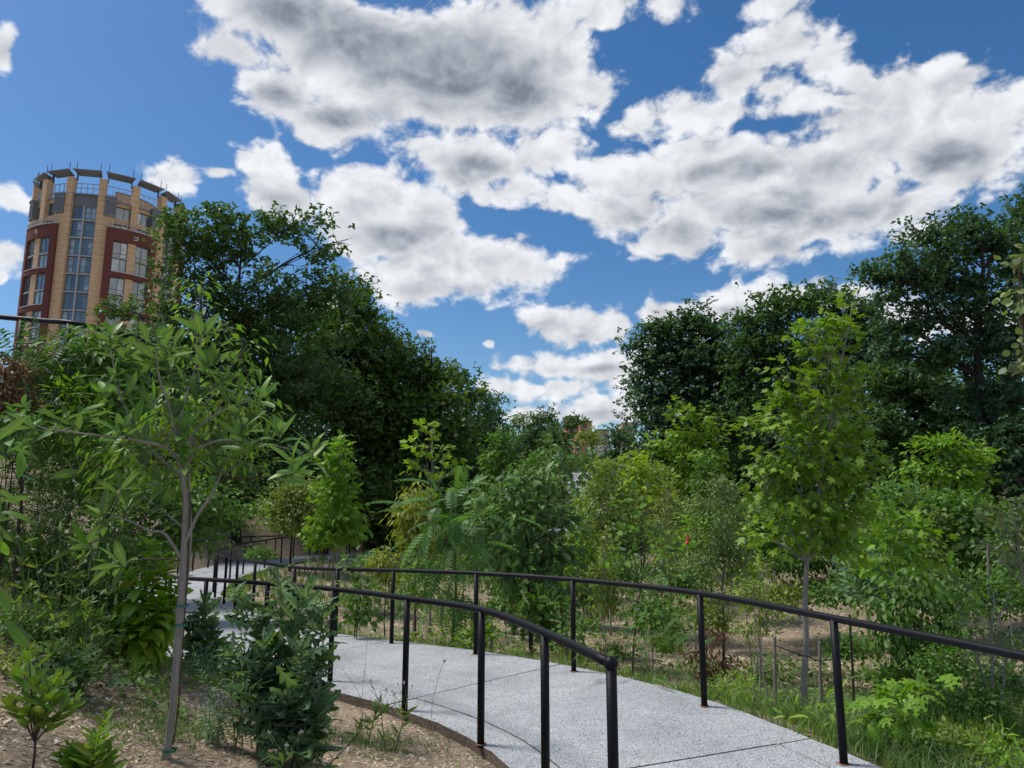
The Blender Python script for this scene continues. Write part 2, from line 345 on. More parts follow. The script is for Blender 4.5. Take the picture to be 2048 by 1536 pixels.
# ------------------------------------------------------------------ mesh helpers
class MB:
    def __init__(s): s.v = []; s.f = []; s.n = 0; s.mi = []
    def add(s, v, f, mi=0):
        s.v.append(np.asarray(v, float).reshape(-1, 3)); s.f += [tuple(int(q)+s.n for q in k) for k in f]
        s.mi += [mi]*len(f); s.n += len(s.v[-1]); return s
    def box(s, c, d, rz=0., mi=0):
        x, y, z = (q/2 for q in d)
        p = np.array([(i*x, j*y, k*z) for k in (-1, 1) for j in (-1, 1) for i in (-1, 1)])
        cs, sn = math.cos(rz), math.sin(rz); R = np.array([[cs, -sn, 0], [sn, cs, 0], [0, 0, 1]])
        return s.add(p@R.T+np.array(c), [(0,2,3,1),(4,5,7,6),(0,1,5,4),(1,3,7,5),(3,2,6,7),(2,0,4,6)], mi)
    def tube(s, pts, rad, seg=8, cap=True, mi=0):
        P = np.array([tuple(p) for p in pts], float); n = len(P)
        R = np.broadcast_to(np.asarray(rad, float), (n,)) if np.ndim(rad) == 0 else np.asarray(rad, float)
        T = np.gradient(P, axis=0) if n > 2 else np.repeat((P[1]-P[0])[None], n, 0)
        T /= np.linalg.norm(T, axis=1)[:, None]+1e-9
        a = np.array([0, 0, 1.]) if abs(T[0][2]) < .9 else np.array([1., 0, 0])
        U = np.zeros_like(P); u = np.cross(T[0], a); u /= np.linalg.norm(u)
        for i in range(n):
            u = u-T[i]*np.dot(u, T[i]); u /= np.linalg.norm(u)+1e-9; U[i] = u
        V = np.cross(T, U); an = np.arange(seg)*2*math.pi/seg
        ring = P[:, None]+R[:, None, None]*(U[:, None]*np.cos(an)[None, :, None]+V[:, None]*np.sin(an)[None, :, None])
        f = [(i*seg+j, i*seg+(j+1) % seg, (i+1)*seg+(j+1) % seg, (i+1)*seg+j) for i in range(n-1) for j in range(seg)]
        if cap: f += [tuple(range(seg))[::-1], tuple((n-1)*seg+j for j in range(seg))]
        return s.add(ring.reshape(-1, 3), f, mi)
    def build(s, name, m, parent=None, smooth=False, loc=None, label=None, cat=None, group=None, kind=None):
        me = bpy.data.meshes.new(name)
        V = np.concatenate(s.v) if s.v else np.zeros((0, 3))
        off = np.array(parent['_o']) if parent is not None and '_o' in parent else np.zeros(3)
        if loc is not None: off = np.array(tuple(loc))
        me.from_pydata((V-off).tolist(), [], s.f)
        for q in (m if isinstance(m, (list, tuple)) else [m]): me.materials.append(M[q])
        if isinstance(m, (list, tuple)): me.polygons.foreach_set('material_index', s.mi)
        if smooth: me.polygons.foreach_set('use_smooth', [True]*len(me.polygons))
        o = bpy.data.objects.new(name, me); C.objects.link(o)
        if parent is not None: o.parent = parent
        elif loc is not None: o.location = loc
        tag(o, label, cat, group, kind); return o
def tag(o, label=None, cat=None, group=None, kind=None):
    for k, v in (('label', label), ('category', cat), ('group', group), ('kind', kind)):
        if v: o[k] = v
    return o
def thing(name, label, cat, loc, group=None, kind=None):
    o = bpy.data.objects.new(name, None); C.objects.link(o); o.location = loc; o['_o'] = tuple(float(q) for q in loc)
    o.empty_display_size = .2
    return tag(o, label, cat, group, kind)
def mesh_np(name, V, Fc, m, parent=None, rnd=None, smooth=False):
    """quick mesh from arrays; Fc (k,3) or (k,4)"""
    me = bpy.data.meshes.new(name); k = Fc.shape[1]
    off = np.array(parent['_o']) if parent is not None and '_o' in parent else np.zeros(3)
    V = V-off
    me.vertices.add(len(V)); me.vertices.foreach_set('co', V.astype(np.float32).ravel())
    me.loops.add(Fc.size); me.loops.foreach_set('vertex_index', Fc.astype(np.int32).ravel())
    me.polygons.add(len(Fc)); me.polygons.foreach_set('loop_start', np.arange(0, Fc.size, k, dtype=np.int32))
    me.polygons.foreach_set('loop_total', np.full(len(Fc), k, dtype=np.int32))
    if smooth: me.polygons.foreach_set('use_smooth', np.ones(len(Fc), dtype=bool))
    if rnd is not None:
        a = me.attributes.new('rnd', 'FLOAT', 'POINT'); a.data.foreach_set('value', rnd.astype(np.float32))
    me.update(calc_edges=True); me.materials.append(M[m])
    o = bpy.data.objects.new(name, me); C.objects.link(o)
    if parent is not None: o.parent = parent
    return o
def crom(P, k=8):
    P = np.array([tuple(p) for p in P], float); Q = np.vstack([2*P[0]-P[1], P, 2*P[-1]-P[-2]]); out = []
    for i in range(1, len(Q)-2):
        for t in np.arange(k)/k:
            a, b, c, d = Q[i-1], Q[i], Q[i+1], Q[i+2]
            out.append(.5*((2*b)+(-a+c)*t+(2*a-5*b+4*c-d)*t*t+(-a+3*b-3*c+d)*t**3))
    out.append(P[-1]); return np.array(out)
def resample(P, n=None, step=None):
    d = np.r_[0, np.cumsum(np.linalg.norm(np.diff(P, axis=0), axis=1))]
    if n is None: n = max(2, int(d[-1]/step)+1)
    s = np.linspace(0, d[-1], n); return np.stack([np.interp(s, d, P[:, i]) for i in range(3)], 1), s
def smoothc(P, it):
    P = P.copy()
    for _ in range(it): P[1:-1] = P[1:-1]*.5+(P[:-2]+P[2:])*.25
    return P
def sst(x, a, b): t = np.clip((x-a)/(b-a), 0, 1); return t*t*(3-2*t)

# ------------------------------------------------------------------ the path's course
inner_px = [(1680,1525,0),(1391,1405,0),(1146,1342,-.03),(943,1307,-.06),(783,1287,-.11),(668,1273,-.17),(584,1260,-.22),(508,1234,-.26),(472,1220,-.29),
            (446,1207,-.30),(431,1196,-.34),(425,1186,-.40),(459,1160,-.46),(485,1148,-.48),(530,1136,-.50),(563,1126,-.54),(653,1120,-.60)]
inner_posts = [np.array(onz(*q)) for q in inner_px]
far_posts = [np.array(onz(*q)) for q in [(693,1114,-.62),(760,1110,-.66)]]
beyond = [np.array(onz(*q)) for q in [(850,1104,-.70),(960,1099,-.74)]]
front = [np.array((3.15, 2.0, 0)), np.array((2.78, 3.7, 0))]
rail_in = crom(front+inner_posts+far_posts+beyond, 8)
rail_in, _ = resample(smoothc(resample(rail_in, step=.15)[0], 10), step=.15)
def normals(P):
    T = np.gradient(P, axis=0); T[:, 2] = 0; T /= np.linalg.norm(T, axis=1)[:, None]
    return np.stack([-T[:, 1], T[:, 0], 0*T[:, 0]], 1)    # to the left of travel
Nn = smoothc(normals(rail_in), 60); Nn /= np.linalg.norm(Nn, axis=1)[:, None]
EDGE = .19
edge_in = rail_in-Nn*EDGE
edge_out = rail_in+Nn*(1.95+EDGE)
# the outer rail near the viewer was measured post by post
outer_px = [(1216,1660,0),(1095,1560,0),(963,1489,0),(815,1426,-.04),(656,1368,-.10)]
outer_posts = [np.array(onz(*q)) for q in outer_px]
CEN = (edge_in+edge_out)/2
HALF = np.linalg.norm(edge_out-edge_in, axis=1)/2
ext = np.array([CEN[0]+(CEN[0]-CEN[1])*k*4 for k in range(12, 0, -1)])
CEN_E = np.vstack([ext, CEN])

# ------------------------------------------------------------------ terrain
CTRL = [(-.9,4.2,.12),(-1.3,3.2,.22),(-2.0,4.2,.24),(-1.4,5.6,.02),(-2.6,3.6,.36),(-2.3,6.4,.12),(-3.2,5.2,.55),(-4.4,4.2,1.1),(-4.4,6.2,1.1),(-5.4,6.6,1.9),(-6.4,7.6,2.6),
 (-5.0,8.2,.9),(-6.4,5.2,2.5),(-4.0,7.8,.25),(-6,9.6,.5),(-8.5,9,2.8),(-8,12,.9),(-12,10,3.2),(0,1.5,.15),(-3,1,.8),(0,-5,.2),(5,-5,0),(-8,0,3),(-15,0,5),
 (0,12,-.75),(4,12,-.95),(8,14,-.9),(0,20,-1.05),(5,22,-1.1),(-3,18,-.85),(-5,24,-.75),(0,30,-.7),(6,32,-.6),(-4,34,-.6),(2,45,.1),(10,45,.5),(-3,45,.0),(2,70,.8),(0,120,1),
 (2.9,7.3,-.38),(4.2,5.4,-.5),(5.4,4.4,-.5),(7,7,-.75),(5,9,-.8),(9,10,-.6),(12,18,.5),(16,20,2),(13,12,.4),(11,5,-.2),(22,28,4.5),(25,50,5),(22,90,4),(20,10,3),
 (-11,29,.2),(-13,24,1.1),(-11,18,.4),(-10,33,.6),(-10,14.5,.4),(-16,16,3),(-20,30,4),(-18,50,4),(-10,60,2),(-15,100,3),(-40,40,9),(45,40,9),(-40,0,9),(40,0,5),(-60,140,14),(60,140,10),
 (0,200,3),(0,-30,1),(-150,300,16),(150,300,14),(0,400,10),(-200,0,20),(200,0,18),(0,-100,2),(-120,120,20)]
CT = np.array(CTRL); cxy = CT[:, :2]
def _k(r): return r*1.0
_D = np.linalg.norm(cxy[:, None]-cxy[None], axis=2); n_ = len(CT)
A_ = np.zeros((n_+3, n_+3)); A_[:n_, :n_] = _k(_D); A_[:n_, n_:] = np.c_[np.ones(n_), cxy]; A_[n_:, :n_] = A_[:n_, n_:].T
_w = np.linalg.solve(A_, np.r_[CT[:, 2], 0, 0, 0])
def fbm2(x, y, sc, seed=0):
    o = 0*x
    for k in range(4):
        a = .7*k+seed; c, s_ = math.cos(a), math.sin(a); q = sc*2.03**k
        o = o+(np.sin((x*c+y*s_)*q+seed*3.1+k)*np.cos((-x*s_+y*c)*q*1.13+seed*1.7+2*k)+.5*np.sin((x*c-y*s_)*q*1.71+k*5))/1.9**k
    return o*.4
def ground(x, y, raw=False):
    x = np.asarray(x, float); y = np.asarray(y, float); sh = x.shape; p = np.c_[x.ravel(), y.ravel()]
    z = np.zeros(len(p))
    for i in range(0, len(p), 20000):
        q = p[i:i+20000]; d = np.linalg.norm(q[:, None]-cxy[None], axis=2)
        d = np.sqrt(d*d+.15)
        z[i:i+20000] = d@_w[:n_]+_w[n_]+q@_w[n_+1:]
        # level with the path beside it and tucked under the slabs
        dc = np.hypot(q[:, None, 0]-CEN_E[None, ::3, 0], q[:, None, 1]-CEN_E[None, ::3, 1]); j = dc.argmin(1); dm = dc.min(1)
        pz = CEN_E[::3][j, 2]
        wgt = 1-sst(dm, 1.25, 2.7)
        tgt = pz-.085
        nz = fbm2(q[:, 0], q[:, 1], 1.9, 1.)*.05*sst(dm, 1.2, 2.0)+fbm2(q[:, 0], q[:, 1], 9., 2.)*.012*sst(dm, 1.15, 1.5)
        z[i:i+20000] = z[i:i+20000]*(1-wgt)+tgt*wgt+nz
        z[i:i+20000] = np.where(dm < 1.05, pz-.16, z[i:i+20000])
    return z.reshape(sh)
def gz(x, y): return float(ground(np.array([x]), np.array([y]))[0])
def warp1(lo, hi, fine, n):
    t = np.linspace(-1, 1, n); k = 5.2
    s = np.sinh(k*t)/np.sinh(k); return s
gx = np.r_[-np.geomspace(400, 6.1, 70), np.arange(-6, 6.5, .09), np.geomspace(6.6, 400, 70)]
gy = np.r_[-np.geomspace(120, 1, 16), np.arange(-.8, 10, .09), np.geomspace(10.1, 900, 110)]
GX, GY = np.meshgrid(gx, gy); GZ = ground(GX, GY)
nx, ny = len(gx), len(gy); idx = np.arange(nx*ny).reshape(ny, nx)
Fq = np.stack([idx[:-1, :-1], idx[:-1, 1:], idx[1:, 1:], idx[1:, :-1]], -1).reshape(-1, 4)
o = mesh_np('ground', np.stack([GX, GY, GZ], -1).reshape(-1, 3), Fq, 'mulch', smooth=True); tag(o, kind='structure')

# ------------------------------------------------------------------ concrete path: slabs with recessed joints
path = thing('path', None, None, (0, 0, 0), kind='structure')
def strip(PA, PB, dz0, dz1, name, m, parent, sidemat=True):
    """solid strip between two polylines of equal length, top at +dz1, underside at dz0"""
    n = len(PA); b = .006
    A = PA.copy(); B = PB.copy()
    d = B-A; d /= np.linalg.norm(d, axis=1)[:, None]
    rows = [A+[0,0,dz0], A+[0,0,dz1-b], A+d*b+[0,0,dz1], B-d*b+[0,0,dz1], B+[0,0,dz1-b], B+[0,0,dz0]]
    V = np.stack(rows, 1).reshape(-1, 3); mb = MB(); f = []; mi = []
    for i in range(n-1):
        for k in range(5):
            f.append((i*6+k, (i+1)*6+k, (i+1)*6+k+1, i*6+k+1)); mi.append(0 if 1 <= k <= 3 else 1)
    f.append(tuple(range(6))); f.append(tuple((n-1)*6+k for k in range(6))[::-1]); mi += [1, 1]
    mb.add(V, f); mb.mi = mi
    return mb.build(name, [m, 'slab_side'], parent)
def lerp(t): return edge_in*(1-t)+edge_out*t
Eo = edge_in.copy()
s_in = np.r_[0, np.cumsum(np.linalg.norm(np.diff(CEN, axis=0), axis=1))]
def sub(P, a, b, n=None):
    n = n or max(3, int((b-a)/.15)+1); ss = np.linspace(a, b, n)
    return np.stack([np.interp(ss, s_in, P[:, k]) for k in range(3)], 1)
ta, tb_ = .135, .865
# extend towards and past the viewer
gap = .016
joint0 = None
# transverse joints were seen crossing the path at these points
jp = np.array(onz(955, 1362, -.02)); j0 = s_in[np.argmin(np.linalg.norm(CEN-jp, axis=1))]
step = 2.75
cuts = [c for c in np.arange(j0-step*4, s_in[-1], step) if c > .2]
cuts = [0]+cuts+[s_in[-1]]
for a, b in zip(cuts[:-1], cuts[1:]):
    for (t0, t1) in ((0, ta), (ta, tb_), (tb_, 1)):
        g0 = gap*.5 if t0 > 0 else 0; g1 = gap*.5 if t1 < 1 else 0
        PA = sub(lerp(t0), a+gap/2, b-gap/2); PB = sub(lerp(t1), a+gap/2, b-gap/2)
        d = PB-PA; d /= np.linalg.norm(d, axis=1)[:, None]
        PA = PA+d*(g0+RNG.normal(0, .0022, (len(PA), 1))*(t0 > 0)); PB = PB-d*(g1+RNG.normal(0, .0022, (len(PB), 1))*(t1 < 1))
        # rough cast outer edges
        if t0 == 0: PA += d*(RNG.normal(0, .004, (len(PA), 1)))
        if t1 == 1: PB += d*(RNG.normal(0, .004, (len(PB), 1)))
        tt = .0015*RNG.normal()
        strip(PA, PB, -.13, tt, 'slab', 'aggregate', path)
PA = sub(lerp(.01), 0, s_in[-1], 200); PB = sub(lerp(.99), 0, s_in[-1], 200)
strip(PA, PB, -.2, -.009, 'joint_bed', 'joint_dark', path)
# the far stretch that leaves to the right
fe = [onz(729,1094,-.62), onz(800,1090,-.66), onz(860,1088,-.7), onz(960,1087,-.72)]
ne = [onz(700,1113,-.62), onz(800,1105,-.66), onz(900,1101,-.7), onz(1000,1098,-.72)]

# ------------------------------------------------------------------ handrails
PIPE, POST, RH = .0265, .0275, .95
def handrail(name, label, railpts, posts, ball=False, rh=RH, pipe=PIPE):
    base = Vector(tuple(posts[0]))
    t = thing(name, label, 'handrail', base)
    mb = MB(); mb.tube(railpts, pipe, 16); mb.build('top_rail', 'black_paint', t, smooth=True)
    if ball:
        p = railpts[0]; mb = MB(); rr = .0375
        th = np.linspace(0, math.pi, 9); pts = []; f = []
        for i, a in enumerate(th):
            for j in range(16): pts.append((p[0]+rr*math.sin(a)*math.cos(j*math.pi/8), p[1]+rr*math.sin(a)*math.sin(j*math.pi/8), p[2]+rr*math.cos(a)))
        f = [(i*16+j, (i+1)*16+j, (i+1)*16+(j+1) % 16, i*16+(j+1) % 16) for i in range(8) for j in range(16)]
        mb.add(pts, f); mb.build('end_ball', 'black_paint', t, smooth=True)
    R = np.array([tuple(p) for p in railpts])
    for p in posts:
        j = np.argmin(np.hypot(R[:, 0]-p[0], R[:, 1]-p[1])); ztop = R[j, 2]-pipe*.3
        q = (R[j, 0], R[j, 1]) if np.hypot(R[j, 0]-p[0], R[j, 1]-p[1]) < .3 else p[:2]
        mb = MB(); mb.tube([(q[0], q[1], p[2]-.02), (q[0]+.001, q[1], ztop)], POST, 14); mb.build('post', 'black_paint', t, smooth=True)
        if p[1] < 13:
            mb = MB(); n = 14; rr = [POST*1.05+.010+.012*random.random() for _ in range(n)]
            V = [(q[0], q[1], p[2]+.0055)]+[(q[0]+r*math.cos(k*2*math.pi/n), q[1]+r*math.sin(k*2*math.pi/n), p[2]+.0048) for k, r in enumerate(rr)]
            mb.add(V, [(0, k+1, (k+1) % n+1) for k in range(n)]); mb.build('rust_ring', 'rust', t)
    return t
up = np.array([0, 0, RH])
far_in = crom([p for p in ([rail_in[-1], np.array(onz(800,1103,-.66)), np.array(onz(900,1100,-.7))])], 6)
rp, _ = resample(rail_in[2:], step=.25)
handrail('inner_handrail', 'black pipe handrail on round posts along the far side of the pale path', rp+up, [np.array((2.83, 3.5, 0))]+inner_posts+far_posts+beyond)
# outer rail: measured near end, then parallel to the inner one
offr = rail_in+Nn*1.95
k0 = np.argmin(np.linalg.norm(offr-outer_posts[-1], axis=1))
n0 = np.array(onz(1211,1322,.95)); n0[2] = 0; n1 = np.array(onz(1095,1268,.95)); n1[2] = 0
near = [n0, n1, *outer_posts[2:]]
top0 = np.array(W(1218, 1320, 3.95)); 
pre = near[0].copy()
pa = [np.array((pre[0]+.02, pre[1]-.055, 0))]+near+[offr[k] for k in range(k0+12, len(offr), 8)]
ro = crom(pa, 8); ro, _ = resample(smoothc(resample(ro, step=.1)[0], 3), step=.15)
posts_o = near[:]
dd = np.r_[0, np.cumsum(np.linalg.norm(np.diff(ro, axis=0), axis=1))]
st0 = dd[np.argmin(np.linalg.norm(ro-near[-1], axis=1))]
for s in np.arange(st0+1.25, dd[-1], 1.28): posts_o.append(np.array([np.interp(s, dd, ro[:, k]) for k in range(3)]))
handrail('outer_handrail', 'nearest black pipe handrail ending in a ball cap beside the pale path', ro+up, posts_o, ball=True)
# slab edge bed beside: brown soil wedge is ground itself
# upper ramp at the left with its own rail
ra, rb_ = W(-420, 590, 8.6), W(-60, 628, 7.7); rc_ = W(80, 641, 7.5); re_ = W(165, 650, 7.4); rf_ = W(330, 690, 8.0)
rl = crom([ra, rb_, rc_, re_, rf_], 8)
pst = [np.array((p[0], p[1], p[2]-RH)) for p in rl[4::9]]
handrail('upper_handrail', 'short stretch of black handrail high at the left in front of the tower', rl, pst, pipe=.029)
mb = MB(); Q = np.array(rl)-[0, 0, RH]; inn = Q+np.array([-.12, -.2, 0]); ou = Q+np.array([.3, 1.7, 0])
strip(inn, ou, -.14, 0., 'upper_path', 'aggregate', None)['kind'] = 'structure'

# ------------------------------------------------------------------ leaf templates (x across, y along, z up)
def blade(prof, fold=.25, curve=.15, mid=None):
    """prof: list of (t_side, half_width, t_mid)"""
    V = []; Fc = []
    for (ts, wd, tm) in prof:
        V.append((0, tm, -curve*tm*tm))
        V.append((wd, ts, fold*wd-curve*ts*ts)); V.append((-wd, ts, fold*wd-curve*ts*ts))
    for i in range(len(prof)-1):
        a, b = 3*i, 3*(i+1)
        Fc += [(a, a+1, b+1, b), (a+2, a, b, b+2)]
    return np.array(V, float), Fc
def tri(Fc):
    o = []
    for f in Fc:
        for k in range(1, len(f)-1): o.append((f[0], f[k], f[k+1]))
    return np.array(o, int)
def ov(w, n=5, fold=.25, curve=.2, peak=.45):
    ts = np.linspace(0, 1, n+1); pr = []
    for t in ts:
        e = math.sin(math.pi*t**(math.log(.5)/math.log(peak)))**.8 if 0 < t < 1 else 0.004
        pr.append((t, w*e, t))
    V, Fc = blade(pr, fold, curve); return V, tri(Fc)
T = {}
T['kite'] = (np.array([(0,0,0),(.33,.42,.08),(0,1,-.12),(-.33,.42,.08)], float), np.array([(0,1,2),(0,2,3)]))
T['kite_narrow'] = (np.array([(0,0,0),(.17,.4,.03),(0,1,-.15),(-.17,.4,.03)], float), np.array([(0,1,2),(0,2,3)]))
T['ovate'] = ov(.27, 4); T['magnolia'] = ov(.14, 7, .2, .25, .52); T['magnolia_b'] = ov(.17, 7, .35, -.1, .5); T['magnolia_c'] = ov(.125, 7, .12, .5, .52)
T['narrow'] = ov(.10, 4, .2, .25); T['dogwood'] = ov(.24, 5, .25, .35, .42); T['round'] = ov(.40, 5, .15, .15, .45)
def fan(outline, c=(0, .35, 0), droop=.12):
    P = [c]+[(x, y, -droop*(x*x+(y-.35)**2)*2) for x, y in outline]; n = len(outline)
    return np.array(P, float), np.array([(0, k+1, k+2) for k in range(n-1)]+[(0, n, 1)])
def palm(n_lobes, spread, depth, wl=.14, base=.1):
    out = [(0, 0)]; a0 = -spread; pts = []
    for k in range(n_lobes):
        a = -spread+2*spread*k/(n_lobes-1); ln = 1-.38*(abs(a)/spread)**1.5; L_ = ln*.68
        pts.append((a, L_))
    c = (0, .32)
    for k, (a, l) in enumerate(pts):
        if k > 0:
            am = (a+pts[k-1][0])/2; out.append((c[0]+math.sin(am)*l*depth, c[1]+math.cos(am)*l*depth))
        for da, r in ((-.16, .78), (0, 1), (.16, .78)):
            out.append((c[0]+math.sin(a+da)*l*r, c[1]+math.cos(a+da)*l*r))
    return fan(out, (0, .32, 0))
T['maple'] = palm(5, 2.0, .48); T['sweetgum'] = palm(5, 1.9, .30, .1); T['tulip'] = palm(5, 1.95, .60)
def lobed(k, wmax, wmin, fold=.2, curve=.2, back=.0, jit=0):
    pr = [(0, .01, 0)]
    for i in range(k):
        t = (i+.5)/k; e = math.sin(math.pi*min(.97, .12+t*.88))**.6
        pr.append((t-.18/k, wmin*e+.02, t-.25/k)); pr.append((t+.15/k-back, wmax*e*(.8+.4*random.random() if jit else 1), t+.12/k))
    pr.append((1, .01, 1)); V, Fc = blade(pr, fold, curve); return V, tri(Fc)
T['oak'] = lobed(4, .30, .12); T['lettuce'] = lobed(4, .29, .07, .15, .35, .10, 1); T['lettuce_b'] = lobed(4, .30, .05, .3, .05, .12, 1); T['lettuce_c'] = lobed(3, .26, .10, .5, -.3, .08, 1)
T['oak_red'] = lobed(3, .34, .07)
def pinnate(n, ll, lw, droop=.25):
    """one compound leaf: leaflets in pairs along a curved rachis (unit length)"""
    V = []; Fc = []
    lv, lf = ov(lw, 2, .2, .15)
    for i in range(n+1):
        t = .12+.88*i/n; z = -droop*t*t; sc = ll*(math.sin(math.pi*(.22+.68*t)))**.7
        for s in ((-1, 1) if i < n else (0,)):
            a = -s*(1.15-.25*t); c, sn = math.cos(a), math.sin(a)
            q = lv*sc; q = np.c_[q[:, 0]*c-q[:, 1]*sn, q[:, 0]*sn+q[:, 1]*c, q[:, 2]-.25*q[:, 1]]
            m = len(V); V += (q+[0, t, z]).tolist(); Fc += (lf+m).tolist()
    for i in range(4):
        t0, t1 = i/4, (i+1)/4; m = len(V)
        V += [(-.008, t0, -droop*t0*t0), (.008, t0, -droop*t0*t0), (.006, t1, -droop*t1*t1), (-.006, t1, -droop*t1*t1)]; Fc += [(m, m+1, m+2), (m, m+2, m+3)]
    return np.array(V), np.array(Fc)
T['sumac'] = pinnate(9, .27, .17, .45); T['pinnate_far'] = pinnate(5, .3, .2); T['locust'] = pinnate(8, .17, .2, .3)
# small spray of five leaves, for middle-distance crowns
def spray(tp, n, seed):
    r = np.random.default_rng(seed); V = []; Fc = []; v0, f0 = T[tp]
    for i in range(n):
        a = 2*math.pi*i/n+r.normal(0, .3); c, s_ = math.cos(a), math.sin(a); q = v0*(.6+.3*r.random())
        tl = r.normal(-.25, .25); q = np.c_[q[:, 0], q[:, 1]*math.cos(tl)-q[:, 2]*math.sin(tl), q[:, 1]*math.sin(tl)+q[:, 2]*math.cos(tl)]
        q = np.c_[q[:, 0]*c-q[:, 1]*s_, q[:, 0]*s_+q[:, 1]*c, q[:, 2]]+r.normal(0, .12, 3)
        m = len(V); V += q.tolist(); Fc += (f0+m).tolist()
    return np.array(V), np.array(Fc)
T['spray'] = spray('kite', 4, 3); T['spray_narrow'] = spray('kite_narrow', 5, 4)
# palmate compound leaf (buckeye-like seedling at the right)
def digit(n, tp, sc=1.):
    V = []; Fc = []; v0, f0 = T[tp]
    for i in range(n):
        a = (-1.9+3.8*i/(n-1)); c, s_ = math.cos(-a), math.sin(-a); k = sc*(1-.3*abs(a)/1.9); q = v0*k
        q = np.c_[q[:, 0]*c-q[:, 1]*s_, q[:, 0]*s_+q[:, 1]*c, q[:, 2]-.15*q[:, 1]]
        m = len(V); V += q.tolist(); Fc += (f0+m).tolist()
    return np.array(V), np.array(Fc)
T['buckeye'] = digit(6, 'oak_red')

def unit(a): return a/(np.linalg.norm(a, axis=-1, keepdims=True)+1e-9)
LEAFMESH = {}
RIBS = {'magnolia', 'magnolia_b', 'magnolia_c', 'dogwood', 'ovate', 'round', 'lettuce', 'lettuce_b', 'lettuce_c'}
def emit(parent, tpl, P, D, Nv, Sz, m, cap=0, name='leaf', rest='foliage', alt=None):
    """leaves at P, pointing along D, upper side Nv. The CAP nearest become objects of their own; the rest one part."""
    P = np.asarray(P); D = unit(np.asarray(D)); X_ = unit(np.cross(D, Nv)); Nn_ = np.cross(X_, D); n = len(P)
    R = np.stack([X_, D, Nn_], -1)           # columns
    order = np.arange(n)
    if cap and n:
        score = np.linalg.norm(P-[0, 0, EYE], axis=1)-Sz*2
        order = np.argsort(score); pick = order[:cap]; order = order[cap:]
        tl = [tpl]+(alt or [])
        off = np.array(parent['_o'])
        for q, i in enumerate(pick):
            key = (tl[q % len(tl)], m)
            if key not in LEAFMESH:
                v, f = T[key[0]]; me = bpy.data.meshes.new(name); me.from_pydata(v.tolist(), [], f.tolist()); me.materials.append(M[m])
                me.polygons.foreach_set('use_smooth', [True]*len(f)); LEAFMESH[key] = me
                if key[0] in RIBS: a = me.attributes.new('rib', 'FLOAT', 'POINT'); a.data.foreach_set('value', (abs(v[:, 0]) < 1e-6).astype(np.float32))
            o = bpy.data.objects.new(name, LEAFMESH[key]); C.objects.link(o); o.parent = parent
            Mx = np.eye(4); Mx[:3, :3] = R[i]*Sz[i]; Mx[:3, 3] = P[i]-off; o.matrix_basis = Matrix(Mx.tolist())
    if len(order):
        v, f = T[tpl]; k = len(v)
        VV = np.einsum('nij,kj->nki', R[order]*Sz[order, None, None], v)+P[order, None]
        FF = (f[None]+np.arange(len(order))[:, None, None]*k).reshape(-1, 3)
        rn = np.repeat(RNG.random(len(order)), k)
        o = mesh_np(rest, VV.reshape(-1, 3), FF, m, parent, rn)
        if tpl in RIBS: a = o.data.attributes.new('rib', 'FLOAT', 'POINT'); a.data.foreach_set('value', np.tile((abs(v[:, 0]) < 1e-6).astype(np.float32), len(order)))
        return o
def bez(a, b, lift, n=6, wob=0.):
    a = np.array(a, float); b = np.array(b, float); mid = a*.45+b*.55+np.array([0, 0, lift]); mid += RNG.normal(0, 1, 3)*wob
    t = np.linspace(0, 1, n)[:, None]; return (1-t)**2*a+2*t*(1-t)*mid+t*t*b
STATS = [0, 0]
